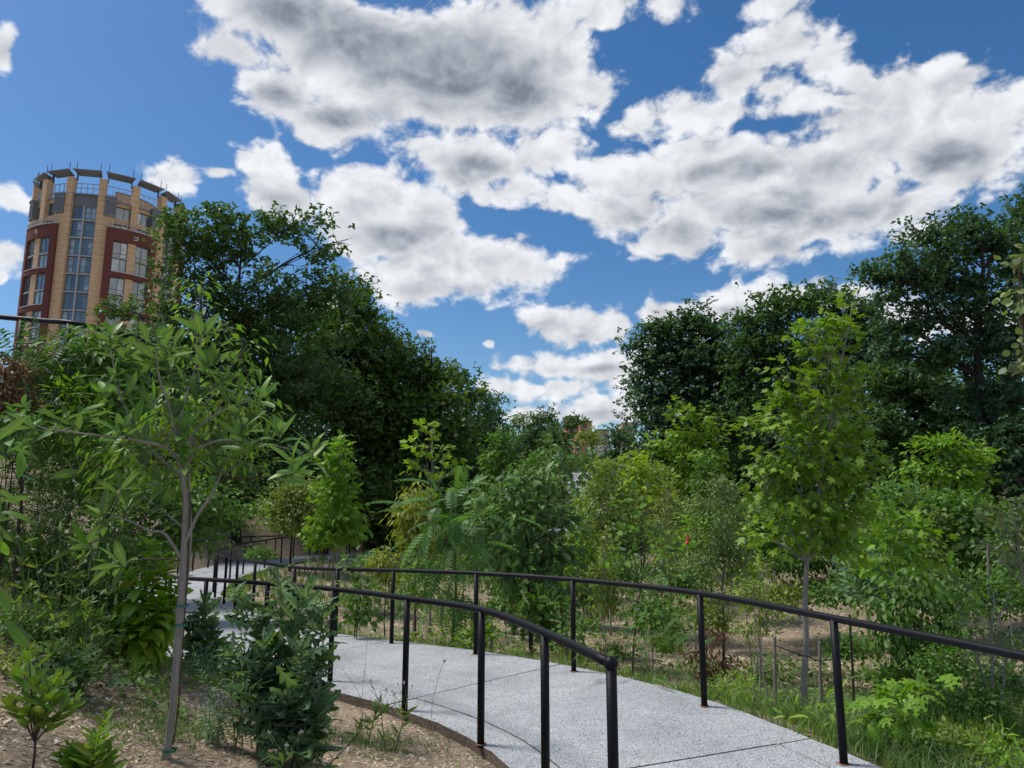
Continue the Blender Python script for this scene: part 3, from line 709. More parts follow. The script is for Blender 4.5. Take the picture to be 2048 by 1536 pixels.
def tree(name, label, Y, base, lobes, leaf, m, size, k=2.6, tuft=None, bark='bark_dark', tr=None, trunk=True, cap=0, cat=None, group=None, droop=.35,
         flat=.55, lean=0., twigs=1.0, seed=None, up=.6, gaps=.0, alt=None, dz=None, stems=1, crownname='crown', leader=None, limb_lo=.25, bx=None, surf=.5, spread=1.):
    """lobes: measured (px, py, rx, ry[, depth shift]) turned into ellipsoids at distance Y; base: px of the foot"""
    global RNG
    if seed is not None: RNG = np.random.default_rng(seed)
    if isinstance(base, (int, float)):
        bx0 = W(base, 1050, Y); bz = gz(bx0.x, Y) if dz is None else dz
    else: bx0 = W(base[0], base[1], Y); bz = gz(bx0.x, Y) if dz is None else dz
    B = np.array([bx0.x, Y, bz])
    t = thing(name, label, cat or ('tree' if trunk else 'shrub'), B, group)
    LB = []
    for l in lobes:
        px, py, rx, ry = l[:4]; dy = l[4] if len(l) > 4 else 0
        c = np.array(W(px, py, Y+dy)); r_x = rx*(Y+dy)/1330; r_z = ry*(Y+dy)/1400; r_y = (r_x+r_z)/2*spread
        c[2] = max(c[2], B[2]+.1*r_z); LB.append((c, np.array([r_x, r_y, r_z])))
    # ---- trunk and limbs
    H = max(c[2] for c, r in LB)-B[2]
    if tr is None: tr = .018*H+.01
    mb = MB(); limbs = []
    top = max(LB, key=lambda q: q[0][2])
    if leader is None:
        cb = sum(c*r[0]*r[2] for c, r in LB)/sum(r[0]*r[2] for c, r in LB); leader = np.array([cb[0]*.75+top[0][0]*.25, cb[1], top[0][2]])
        if Y > 14: B[0] = cb[0]; B[2] = gz(B[0], Y) if dz is None else dz; t.location = B; t['_o'] = tuple(float(q) for q in B)
    stemsP = []
    for s in range(stems):
        b0 = B+np.r_[RNG.normal(0, 1, 2)*(.05*H if stems > 1 else 0), -.05]
        tgt = leader if s == 0 else LB[s % len(LB)][0]
        n = 12; tt = np.linspace(0, 1, n)[:, None]
        P = b0*(1-tt)+np.array(tgt)*tt; hx = (np.array(tgt)-b0)*[1, 1, 0]; P = P+hx*(tt**1.8-tt); P += np.cumsum(RNG.normal(0, .012*H*.4, (n, 3)), 0)*np.minimum(1, tt*3)*np.array([1, 1, .2])
        P[:, 0] += lean*np.sin(tt[:, 0]*math.pi)*H*.1
        rr = tr/(stems**.5)*(1-tt[:, 0]*.88); rr[0] *= 1.25
        if trunk: mb.tube(P, rr, 8 if H/Y > .12 else 6)
        stemsP.append((P, rr)); limbs.append(P)
    for (c, r) in LB:
        nl = 1+int(len(LB) < 6)
        for _ in range(nl):
            P, rr = stemsP[RNG.integers(len(stemsP))]
            hz = np.clip((c[2]-r[2]*.8-B[2])/max(H, .1), limb_lo*.6, .9)*(.75+.25*RNG.random())
            j = int(np.clip(np.argmin(abs(P[:, 2]-(B[2]+hz*H))), 1, len(P)-2))
            e = c+RNG.normal(0, .35, 3)*r*.8
            L_ = bez(P[j], e, .12*np.linalg.norm(e-P[j]), 7, .04*np.linalg.norm(e-P[j]))
            if trunk: mb.tube(L_, np.linspace(rr[j]*.62, rr[j]*.14+.002, 7), 5, False)
            limbs.append(L_)
            for _ in range(3):
                q = L_[RNG.integers(2, 6)]; e2 = c+unit(RNG.normal(0, 1, 3))*r*.8
                L2 = bez(q, e2, .1*np.linalg.norm(e2-q), 5, .05*np.linalg.norm(e2-q)); limbs.append(L2)
                if trunk: mb.tube(L2, np.linspace(rr[j]*.32, rr[j]*.08+.0015, 5), 4, False)
    LP = np.concatenate(limbs)
    # ---- tufts
    vol = sum(4.2*r[0]*r[1]*r[2] for c, r in LB); area = sum(math.pi*r[0]*r[2] for c, r in LB)
    if tuft is None: tuft = size*2.6
    k = k*(2.3 if Y >= 16 else 1.5)
    if Y >= 20 and trunk: tuft *= 1.15
    nl = int(k*area/(size*size*{'kite': .33, 'spray': .8, 'spray_narrow': .5, 'kite_narrow': .17, 'ovate': .36, 'maple': .45, 'sweetgum': .38, 'tulip': .5, 'oak': .3, 'oak_red': .25, 'narrow': .14,
             'magnolia': .2, 'dogwood': .3, 'round': .5, 'sumac': .28, 'pinnate_far': .3, 'locust': .25, 'buckeye': .8, 'lettuce': .2}.get(tpl_base(leaf), .3)))
    per = max(4, int((tuft/size)**2*3.0)); nt_ = max(3, nl//per)
    wts = np.array([r[0]*r[2]+r[0]*r[1] for c, r in LB]); wts /= wts.sum()
    li = RNG.choice(len(LB), nt_*2, p=wts); cs = np.array([LB[i][0] for i in li]); rs = np.array([LB[i][1] for i in li])
    dirs = unit(RNG.normal(0, 1, (nt_*2, 3))); rad = (RNG.random(nt_*2)**surf)*1.0+RNG.normal(0, .07, nt_*2)
    lump = 1+.13*np.sin(dirs[:, 0]*7+li)+.10*np.sin(dirs[:, 2]*9+li*2)
    tc_ = cs+dirs*rs*(rad*lump)[:, None]
    # drop tufts in gaps and under the ground
    keep = np.ones(len(tc_), bool)
    if gaps: keep &= (np.sin(tc_[:, 0]*3.1/(tuft*4)+tc_[:, 2]*2.2/(tuft*4)+li)+np.sin(tc_[:, 2]*4.3/(tuft*4)-tc_[:, 0]*1.1/(tuft*4))) > (-2+gaps*2)
    keep &= tc_[:, 2] > B[2]+.03
    tc_ = tc_[keep][:nt_]
    nt_ = len(tc_); cen = np.average([c for c, r in LB], axis=0, weights=wts)
    # twigs
    if twigs > 0 and trunk:
        nn = int(nt_*twigs); nn = min(nn, 420)
        for i_ in range(nn):
            i = i_ % nt_
            if i_ >= nt_: tc_[i] = tc_[i]+RNG.normal(0, tuft*1.2, 3)
            d = np.linalg.norm(LP-tc_[i], axis=1)+(LP[:, 2] > tc_[i, 2])*.4; q = LP[d.argmin()]
            ln = np.linalg.norm(q-tc_[i])
            if ln > .05: mb.tube(bez(q, tc_[i], .12*ln, 4, .04*ln), [max(.0025, tr*.10), max(.002, tr*.07), max(.0015, tr*.05), .001+tr*.02], 3, False)
    if trunk or mb.n: 
        if mb.n: mb.build('trunk' if trunk else 'stem', bark, t, smooth=True)
    own = np.repeat(np.arange(nt_), per); 
    jig = RNG.normal(0, 1, (len(own), 3)); jig *= tuft*.55; jig[:, 2] *= flat
    P = tc_[own]+jig
    outd = unit(tc_[own]-cen+1e-6)
    D = unit(outd*.5+unit(jig)*.8+RNG.normal(0, .45, P.shape)); D[:, 2] -= droop; D = unit(D)
    Nv = np.zeros_like(P); Nv[:, 2] = up; Nv += RNG.normal(0, .38, P.shape)+outd*.35
    Sz = size*(.65+.6*RNG.random(len(P)))
    ok = P[:, 2] > B[2]+.01; P, D, Nv, Sz = P[ok], D[ok], Nv[ok], Sz[ok]
    STATS[0] += len(P)*len(T[leaf][1]); STATS[1] += min(cap, len(P))
    emit(t, leaf, P, D, Nv, Sz, m, cap, rest=crownname, alt=alt)
    if cap:
        for ch in t.children:
            if ch.name.split('.')[0] == crownname: ch['kind'] = 'stuff'
    return t
def tpl_base(l): return l if l not in ('magnolia_b', 'magnolia_c') else 'magnolia'

# ------------------------------------------------------------------ round brick tower
TA, TD, TR = math.radians(-30.75), 140., 11.35
tcx, tcy = TD*math.sin(TA), TD*math.cos(TA)
TH0 = math.radians(0)
def tp(th, r, z):
    th = math.radians(th)
    return (tcx-r*math.cos(th)*math.sin(TA)+r*math.sin(th)*math.cos(TA), tcy-r*math.cos(th)*math.cos(TA)-r*math.sin(th)*math.sin(TA), z)
def hz(px, py, dist=128.3):
    a, b = ray(px, py); return EYE+b/math.sqrt(1+a*a)*dist
tower = thing('round_apartment_tower', 'round tan and dark red brick apartment tower with tilted grey canopies on its roof', 'apartment tower', (tcx, tcy, 12))
def cbox(mb, t0, t1, r0, r1, z0, z1, mi=0):
    n = max(1, int(abs(t1-t0)/4)+1); V = []; f = []
    for i in range(n+1):
        th = t0+(t1-t0)*i/n; V += [tp(th, r0, z0), tp(th, r1, z0), tp(th, r1, z1), tp(th, r0, z1)]
    for i in range(n):
        for k in range(4): f.append((i*4+k, (i+1)*4+k, (i+1)*4+(k+1) % 4, i*4+(k+1) % 4))
    f += [(0, 1, 2, 3)[::-1], tuple(n*4+k for k in range(4))]
    return mb.add(V, f, mi)
zPil = hz(199, 353)-.45; zPar = hz(165, 383, 128.3); zRed = hz(265, 463); BOT = 8.
fl = 3.02; zG = hz(165, 401)
w1t, w1b = hz(240, 484), hz(240, 545); w2t, w2b = hz(238, 556), hz(236, 616); PER = w1t-w2t
ut, ub = hz(243, 413), hz(243, 438); bxt, bxb = hz(205, 395), hz(205, 431)
lt, lb = ut-fl, max(zRed+.15, ut-fl-2.1)
mb = MB(); cbox(mb, -180, 180, .5, TR-.45, BOT, zPar-.35); mb.build('core', 'glass_dark', tower)
def window(t0, t1, z0, z1, r, cols, rows, gl, mul=.09, frame='grey_metal', par=None, bars=()):
    """flat glazed unit between two angles; cols/rows fractions of the mullions"""
    A = np.array(tp(t0, r, 0)); B = np.array(tp(t1, r, 0)); d = B-A; Wd = np.linalg.norm(d); d /= Wd
    nrm = np.array([d[1], -d[0], 0]); 
    if np.dot(nrm, A-np.array([tcx, tcy, 0])) < 0: nrm = -nrm
    rz = math.atan2(d[1], d[0]); mb = MB(); H = z1-z0
    def bar(u0, u1, v0, v1, th=.12): 
        c = A+d*(u0+u1)/2+nrm*th*.25; mb.box((c[0], c[1], z0+(v0+v1)/2), (u1-u0, th, v1-v0), rz)
    bar(0, mul, 0, H, .14); bar(Wd-mul, Wd, 0, H, .14); bar(mul, Wd-mul, 0, mul, .15); bar(mul, Wd-mul, H-mul, H, .15)
    for c in cols: bar(Wd*c-mul/2, Wd*c+mul/2, mul, H-mul, .10)
    for q in rows: bar(mul, Wd-mul, H*q-mul/2, H*q+mul/2, .08)
    w_ = mb.build('window', frame, tower); w_['_o'] = tuple(tower['_o'])
    xs = [0]+list(cols)+[1]
    for i in range(len(xs)-1):
        m2 = MB(); u0, u1 = Wd*xs[i]+mul/2, Wd*xs[i+1]-mul/2; c = A+d*(u0+u1)/2-nrm*.02
        m2.box((c[0], c[1], z0+H/2), (u1-u0, .02, H-mul), rz)
        m2.build('pane', gl[i % len(gl)], w_)
rs = random.Random(5)
def wallpiece(t0, t1, z0, z1, m='brick_tan', r0=TR-.5, r1=TR, name='wall_panel'):
    mb = MB(); cbox(mb, t0, t1, r0, r1, z0, z1); return mb.build(name, m, tower)
PILS = [-56+24*k for k in range(-2, 7)]
for th in PILS:
    mb = MB(); cbox(mb, th-2.6, th+2.6, TR-.6, TR+.55, zRed if (th in (-56, 16, 88)) else BOT, zPil); cbox(mb, th-2.75, th+2.75, TR-.65, TR+.6, zPil, zPil+.12)
    mb.build('pilaster', 'brick_tan', tower)
GL3 = ['glass_pale', 'glass_mid', 'glass_dark']
for cg in (-92, -20, 52):                 # glazed bays
    a, b = cg-9.2, cg+9.2
    wallpiece(a, b, zPar-2.15, zPar-.1, 'grey_panel', TR-.4, TR-.02, 'top_panel')
    mb = MB(); cbox(mb, a, b, TR-.3, TR+.25, zPar-.1, zPar+.15); mb.build('cornice', 'grey_metal', tower)
    z = zG
    while z > 15:
        for (p, q) in ((a+.2, cg-.6), (cg+.6, b-.2)):
            g1 = rs.choice(GL3); g2 = rs.choice(GL3)
            window(p, q, z-fl+.38, z-.04, TR-.12, [.5], [.42, .84], [g1, g2], .10)
        mb = MB(); cbox(mb, a, b, TR-.3, TR+.10, z-fl+.06, z-fl+.30); mb.build('spandrel', 'light_metal', tower)
        z -= fl
    mb = MB(); cbox(mb, cg-.55, cg+.55, TR-.3, TR+.28, BOT, zPar-2.15); mb.build('central_mullion', 'light_metal', tower)
for cr in (-56, 16, 88):                  # red brick bays either side of a pilaster
    for s in (-1, 1):
        A_0, A_1 = sorted((cr+s*2.6, cr+s*24-s*2.6)); wa, wb = sorted((cr+s*2.8, cr+s*13.6)); fa, fb = sorted((cr+s*13.6, cr+s*21.4))
        wallpiece(wa, wb, ut, zPar-.55); wallpiece(wa, wb, lt, ub); wallpiece(wa, wb, zRed-.6, lb)
        window(wa, wb, ub, ut, TR-.3, [.6 if s < 0 else .4], [], [rs.choice(GL3), rs.choice(GL3)])
        window(wa, wb, lb, lt, TR-.3, [.5], [.5], [rs.choice(GL3), rs.choice(GL3)])
        # bay box and the thick pier under it
        wallpiece(fa, fb, bxt+.1, zPar-.55); wallpiece(fa, fb, BOT, bxb, 'brick_tan', TR-.5, TR+.5, 'pier')
        wallpiece(fa+.2, fb-.2, bxb, bxt, 'grey_panel', TR-.2, TR+.75, 'bay_box')
        mb = MB(); cbox(mb, fa-.3, fb+.3, TR-.2, TR+1.0, bxt, bxt+.28); cbox(mb, fa-.1, fb+.1, TR+.7, TR+.84, bxb-.02, bxb+.25); cbox(mb, (fa+fb)/2-.2, (fa+fb)/2+.2, TR+.7, TR+.82, bxb+.25, bxt-.5)
        cbox(mb, fa, fa+.7, TR+.7, TR+.84, bxb+.25, bxt); cbox(mb, fb-.7, fb, TR+.7, TR+.84, bxb+.25, bxt); cbox(mb, fa+.7, fb-.7, TR+.7, TR+.83, bxt-.5, bxt); mb.build('bay_trim', 'grey_metal', tower)
        mb = MB(); cbox(mb, A_0, A_1, TR-.3, TR+.15, zPar-.72, zPar-.55); mb.build('coping', 'grey_metal', tower)
        # red frame
        ra_, rb2 = sorted((cr+s*13.6, cr+s*18.5))
        wallpiece(ra_, rb2, BOT, zRed-.05, 'brick_red', TR-.3, TR+.95, 'red_pier')
        wallpiece(*sorted((cr, cr+s*13.6)), w1t, zRed-.05, 'brick_red', TR-.3, TR+.95, 'red_band')
        mb = MB(); cbox(mb, *sorted((cr, cr+s*18.6)), TR-.3, TR+1.05, zRed-.05, zRed+.12)
        for q in np.linspace(1.5, 18, 6): cbox(mb, *sorted((cr+s*q, cr+s*(q+.35))), TR+.85, TR+.95, zRed+.12, zRed+.75)
        cbox(mb, *sorted((cr, cr+s*18.5)), TR+.84, TR+.96, zRed+.75, zRed+.84); mb.build('balcony_rail', 'light_metal', tower)
        z = w1t
        while z > 16:
            zb = z-(w1t-w1b)
            wallpiece(*sorted((cr, cr+s*2.9)), zb, z, 'brick_tan', TR-.3, TR+.7, 'tan_pier')
            h = (z-zb)
            for (u0, u1, rows) in ((zb, zb+h*.44, []), (zb+h*.48, z, [.24])):
                window(*sorted((cr+s*3.0, cr+s*13.4)), u0, u1, TR+.45, [.55 if s < 0 else .45], rows, [rs.choice(GL3), rs.choice(GL3)])
            mb = MB(); cbox(mb, *sorted((cr+s*3, cr+s*13.5)), TR, TR+.72, zb+h*.44, zb+h*.48); cbox(mb, *sorted((cr, cr+s*13.5)), TR, TR+1.02, zb-.14, zb); mb.build('sill', 'light_metal', tower)
            wallpiece(*sorted((cr, cr+s*13.6)), z-PER, zb-.14, 'brick_red', TR-.3, TR+.95, 'red_band')
            z -= PER
    mb = MB(); zz = w1t+.9; c = tp(cr+1, TR+.99, zz); rz = -math.radians(cr)*1-TA; mb.box(c, (1.0, .12, .62), rz); mb.build('vent', 'white_wall', tower)
    mb = MB(); c = tp(cr+1, TR+1.06, zz); mb.box(c, (.6, .06, .34), rz); mb.build('vent_opening', 'dark_metal', tower)
# roof: screens, canopies, penthouse
mb = MB(); cbox(mb, -180, 180, .5, TR-.5, zPar-.35, zPar-.15); mb.build('roof', 'roof_grey', tower)
for i, th in enumerate(PILS[:-1]):
    t0, t1 = th+2.7, th+21.3; zb = zPar+(.15 if round(th+12) in (-92, -20, 52) else -.5)
    mb = MB(); zt = zPil-.75
    for q in np.linspace(t0, t1, 5): cbox(mb, q-.22, q+.22, TR-.25, TR-.12, zb, zt)
    for z in (zb+.05, zb+1.0, zt): cbox(mb, t0, t1, TR-.26, TR-.13, z, z+.1)
    mb.build('roof_screen', 'light_metal', tower)
    # tilted canopy on brackets
    a0, a1 = th+1.6, th+22.4; mb = MB(); z0, z1 = zPil+1.0, zPil+1.35
    V = [tp(a0+.8, TR-1.1, z0), tp(a1-.8, TR-1.1, z0), tp(a1, TR+.75, z1), tp(a0, TR+.75, z1)]; V += [(x, y, z+.12) for x, y, z in V]
    mb.add(V, [(0,1,2,3), (7,6,5,4), (0,4,5,1), (1,5,6,2), (2,6,7,3), (3,7,4,0)]); mb.build('canopy', 'grey_metal', tower)
    mb = MB()
    for q in (t0+.3, t1-.3):
        mb = MB(); cbox(mb, q-.35, q+.35, TR-.5, TR-.2, zPil-.1, z0+.2); mb.build('bracket', 'dark_metal', tower)
        mb = MB(); mb.tube([tp(q, TR+.1, z0), tp(q, TR+.12, z1+1.6)], .05, 5); mb.build('antenna', 'dark_metal', tower)
mb = MB(); cbox(mb, 2, 62, 3.0, TR-3.6, zPar-.3, zPar+2.5); mb.build('penthouse', 'brick_tan', tower)
mb = MB(); cbox(mb, 1.5, 62.5, 2.9, TR-3.5, zPar+2.5, zPar+2.65); mb.build('penthouse_coping', 'grey_metal', tower)

# ------------------------------------------------------------------ far buildings at the valley's end
def far_building(px0, px1, py, Y, depth, m, label, floors=5, roof=None):
    a = W(px0, py, Y); b = W(px1, py, Y); t = thing('brick_building', label, 'building', ((a.x+b.x)/2, Y+depth/2, 0), 'far buildings at the end of the valley')
    h = a.z; wd = b.x-a.x; mb = MB(); mb.box(((a.x+b.x)/2, Y+depth/2, h/2-2), (wd, depth, h+4)); mb.build('wall', m, t)
    mb = MB(); mb.box(((a.x+b.x)/2, Y+depth/2, h+.25), (wd+.8, depth+.8, .5)); mb.build('roof', roof or 'roof_grey', t)
    n = max(2, int(wd/3.6))
    for r_ in range(floors):
        for c_ in range(n):
            mb = MB(); mb.box((a.x+wd*(c_+.5)/n, Y-.03, h-2.2-r_*3.2), (wd/n*.5, .1, 1.6)); mb.build('window', 'glass_mid', t)
far_building(1133, 1158, 834, 300, 18, 'brick_far', 'taller red brick block seen over the trees at the end of the valley')
far_building(1160, 1183, 844, 290, 18, 'brick_far', 'red brick block just right of the taller one beyond the trees')
far_building(1196, 1216, 861, 300, 16, 'brick_far_tan', 'pale orange low building beyond the trees left of the round dark tree')
far_building(1244, 1268, 846, 320, 16, 'brick_far_tan', 'pinkish building with grey top beside the dark right hand wood', roof='white_wall')
far_building(1150, 1182, 872, 280, 16, 'brick_far', 'lower red brick wing under the taller red block')
far_building(1182, 1218, 889, 240, 10, 'white_wall', 'white low flat building at the very end of the valley', 1)

# ------------------------------------------------------------------ boardwalk in the valley
bw = thing('boardwalk', 'small pale boardwalk with wooden posts and metal rail among the young trees', 'boardwalk', tuple(W(1165, 1055, 40)))
cl = crom([W(1128, 1062, 38), W(1172, 1045, 41), W(1185, 1026, 46), W(1166, 1010, 52), W(1150, 975, 60), W(1165, 945, 66)], 8)
nn_ = normals(cl)
for i in range(0, len(cl)-1):
    a, b = cl[i], cl[i+1]; q0, q1 = a+(b-a)*.03, a+(b-a)*.97; w_ = 1.1
    mb = MB(); V = [q0-nn_[i]*w_, q1-nn_[i+1]*w_, q1+nn_[i+1]*w_, q0+nn_[i]*w_]; V += [v-[0, 0, .12] for v in V]
    mb.add(V, [(0,1,2,3), (7,6,5,4), (0,4,5,1), (1,5,6,2), (2,6,7,3), (3,7,4,0)]); mb.build('deck_panel', 'aggregate', bw)
for sgn in (-1, 1):
    mb = MB(); mb.tube(cl+nn_*1.1*sgn-[0, 0, .25], .13, 6); mb.build('edge_beam', 'wood_fence', bw)
    mb = MB(); mb.tube(cl+nn_*1.1*sgn+[0, 0, 1.05], .03, 6); mb.build('rail', 'grey_metal', bw)
    for i in range(0, len(cl), 2):
        p = cl[i]+nn_[i]*1.1*sgn; mb = MB(); mb.box((p[0], p[1], p[2]+.2), (.12, .12, 1.7)); mb.build('post', 'wood_fence', bw)

# ------------------------------------------------------------------ the woods on both sides
BG = 'big trees closing the valley'
A = 'leaf_forest'; Bm = 'leaf_forest_blue'; Cm = 'leaf_forest_warm'
tree('maple_tree', 'big dark tree with airy feathery top right in front of the round tower', 30, (500,1050),
 [(370,455,45,55),(440,430,50,38),(430,500,90,70),(560,455,55,40),(640,440,38,30),(690,485,26,18),(620,510,60,36),(350,560,60,45),(300,610,80,22),(420,590,110,70),(560,600,100,80),(660,590,60,50),
  (330,690,90,60),(470,700,120,80),(600,720,100,90),(250,625,40,12)], 'spray', 'leaf_forest', .29, k=1.75, tuft=.58, droop=.3, flat=.5, seed=3, group=BG, gaps=.42, tr=.20, surf=.4)
tree('maple_tree', 'tall tree with broken top rising just right of the airy tree', 39, (700,1050),
 [(690,570,40,35),(730,610,40,45),(660,640,80,60),(720,700,80,80),(620,760,90,90),(700,830,90,80)], 'spray', Cm, .36, tuft=.75, seed=4, group=BG, gaps=.3, tr=.3)
tree('maple_tree', 'dark tree on the left slope with flat shaded side above the path bend', 42, (780,1060),
 [(760,670,36,40),(800,715,42,50),(770,780,70,80),(840,760,40,50),(740,880,80,90),(820,880,70,80)], 'spray', A, .32, tuft=.65, seed=5, group=BG, gaps=.1, tr=.3)
tree('oak_tree', 'dark tree with pointed tip in the left row above the valley', 42, (860,1060),
 [(850,695,22,26),(880,760,40,50),(840,810,50,60),(890,850,50,60),(860,930,70,70)], 'spray', Cm, .34, tuft=.7, seed=6, group=BG, tr=.3)
tree('oak_tree', 'smaller dark tree lower down the left row', 50, (930,1040),
 [(920,750,24,26),(940,800,36,45),(900,870,50,60),(950,880,40,60)], 'spray', A, .36, tuft=.8, seed=7, group=BG, tr=.3)
tree('oak_tree', 'last dark tree of the left row with a ragged right edge', 58, (975,1030),
 [(970,800,24,24),(985,850,26,45),(960,890,40,50),(1000,905,30,30)], 'spray', Bm, .38, tuft=.9, seed=8, group=BG, tr=.3)
tree('sycamore_tree', 'broad mid green tree with lighter lobed leaves below the left row', 40, (790,1060),
 [(790,790,50,40),(880,800,40,35),(840,850,90,50),(760,880,70,60),(900,890,50,50),(830,950,90,50)], 'maple', Cm, .32, k=2.0, tuft=.75, seed=9, group=BG, tr=.2)
tree('dark_tree', 'very dark dense tree low on the left bank behind the curved rails', 30, (560,1060),
 [(540,860,90,80),(480,940,80,70),(620,930,70,70),(430,850,90,80),(380,950,80,80)], 'spray', A, .24, tuft=.5, seed=10, group=BG, tr=.2)
tree('dark_tree', 'dark rounded tree behind the small sweetgum by the far rails', 40, (745,1075),
 [(740,950,50,60),(700,1000,50,50),(780,1010,50,50),(650,980,60,60)], 'spray', Bm, .34, tuft=.7, seed=12, group=BG, tr=.15)
tree('dark_tree', 'low dark tree filling the gap behind the far path', 42, (900,1075),
 [(880,980,70,60),(950,960,60,60),(1000,980,50,50)], 'spray', A, .3, tuft=.6, seed=13, group=BG, tr=.15)
# valley end
tree('slender_tree', 'ragged open tree left of the red block at the valley end', 95, (1080,1010),
 [(1090,822,24,20),(1075,850,30,26),(1100,870,36,30),(1060,890,40,30)], 'spray', A, .55, tuft=1.2, seed=14, group=BG, tr=.3, gaps=.35)
tree('slender_tree', 'pale grey green hazy tree at the valley end beside the ragged one', 100, (1040,1010),
 [(1040,845,24,22),(1030,885,40,30),(1070,920,50,28)], 'spray', 'leaf_oak', .5, tuft=1.3, seed=15, group=BG, tr=.3)
tree('slender_tree', 'thin open tree standing in front of the red block', 90, (1145,1010),
 [(1150,845,18,12),(1120,880,34,30),(1150,905,34,26)], 'spray', A, .5, tuft=1.1, seed=16, group=BG, tr=.25, gaps=.4)
tree('vase_tree', 'light yellow green vase shaped tree in front of the far red buildings', 130, (1180,990),
 [(1180,868,24,17),(1192,880,18,14)], 'spray', 'leaf_olive', .6, tuft=1.3, seed=17, tr=.5)
tree('dark_tree', 'round dark tree in the gap at the valley end right of the white building', 80, (1240,1000),
 [(1230,862,18,16),(1245,890,34,34),(1230,920,40,30)], 'spray', Bm, .5, tuft=1.1, seed=18, group=BG, tr=.3)
tree('valley_tree', 'wide low tree line below the far red buildings', 75, (1130,1010),
 [(1090,930,60,26),(1170,925,50,22),(1230,945,50,26),(1040,945,50,30)], 'spray', 'leaf_green', .5, tuft=1.1, seed=19, group=BG, tr=.25)
# right side
tree('beech_tree', 'big dark tree at the left end of the right hand wood', 36, (1360,1060),
 [(1390,640,45,30),(1330,660,45,34),(1300,700,40,50),(1440,660,50,40),(1380,720,100,80),(1290,780,50,70),(1310,860,50,70),(1400,830,100,90),(1450,740,70,80),(1340,940,80,70)], 'spray', Bm, .32, k=2.8, tuft=.65, seed=20, group=BG, tr=.35, droop=.6)
tree('beech_tree', 'dark tree with blunt top between the beech and the pale maple', 33, (1530,1060),
 [(1500,640,40,30),(1560,620,55,40),(1600,610,50,38),(1530,700,80,70),(1580,780,90,90),(1500,830,80,90)], 'spray', A, .32, tuft=.62, seed=21, group=BG, tr=.3)
tree('beech_tree', 'dark wide tree behind the pale green maple', 37, (1700,1060),
 [(1660,600,50,32),(1720,620,50,35),(1690,690,90,70),(1640,760,90,90),(1760,740,70,80)], 'spray', Bm, .33, tuft=.65, seed=22, group=BG, tr=.3)
tree('silver_maple_tree', 'tallest tree at the right with bare limbs reaching left against the clouds', 21, (1960,1080),
 [(1760,560,36,22),(1730,545,24,14),(1800,530,45,36),(1860,470,60,38),(1790,600,50,20),(1840,560,60,50),(1930,460,60,40),(1990,480,60,50),(1900,540,80,60),(1800,650,60,18),(1850,630,50,30),(1960,600,80,70),
  (2060,560,70,80),(1990,690,70,70),(2060,700,60,80),(2050,440,50,40),(1880,700,70,40),(1930,760,70,50),(1830,610,40,30),(1880,620,60,40),(1780,700,50,24),(2000,800,70,70)], 'spray', Bm, .20, k=2.0, tuft=.38, seed=23, tr=.20, gaps=.42, surf=.42, droop=.25)
tree('oak_tree', 'dark tree at the right picture edge overtopping the silver maple', 25, (2090,1080),
 [(2050,410,30,26),(2100,430,60,50),(2110,540,70,80),(2110,680,80,90)], 'spray', A, .26, tuft=.5, seed=24, group=BG, tr=.3)
tree('dark_tree', 'dark mass of low leaves under the silver maple', 25, (1840,1080),
 [(1780,770,70,60),(1860,780,70,50),(1740,860,80,70),(1830,880,90,70),(1930,850,80,70),(1990,800,70,70)], 'spray', A, .26, k=3, tuft=.5, seed=25, group=BG, tr=.2)
tree('dark_tree', 'dark leafy bank at the right picture edge', 20, (2040,1100),
 [(2000,900,80,70),(2080,850,80,90),(2060,980,90,70)], 'spray', Bm, .22, tuft=.45, seed=26, group=BG, tr=.2)
tree('dark_tree', 'dark leafy bank between the two bright shrubs at the right', 24, (1680,1080),
 [(1650,900,80,70),(1720,950,80,70),(1600,960,70,60)], 'spray', A, .25, tuft=.5, seed=27, group=BG, tr=.2)
# shrubs and edge of the wood
tree('bright_shrub', 'yellow green leafy tree in front of the beech at the right of the gap', 24, (1360,1075),
 [(1370,825,28,22),(1400,860,45,34),(1340,880,40,30),(1380,920,66,44),(1340,960,50,36)], 'maple', 'leaf_maple', .20, k=1.8, tuft=.40, seed=30, tr=.1, flat=.4)
tree('bright_shrub', 'bright green layered shrub in front of the dark bank at the right', 17, (1890,1090),
 [(1880,890,50,18),(1930,915,44,18),(1870,940,60,24),(1940,955,40,18),(1900,985,60,20)], 'kite', 'leaf_bright', .15, k=2.2, tuft=.32, seed=31, tr=.06, flat=.35)

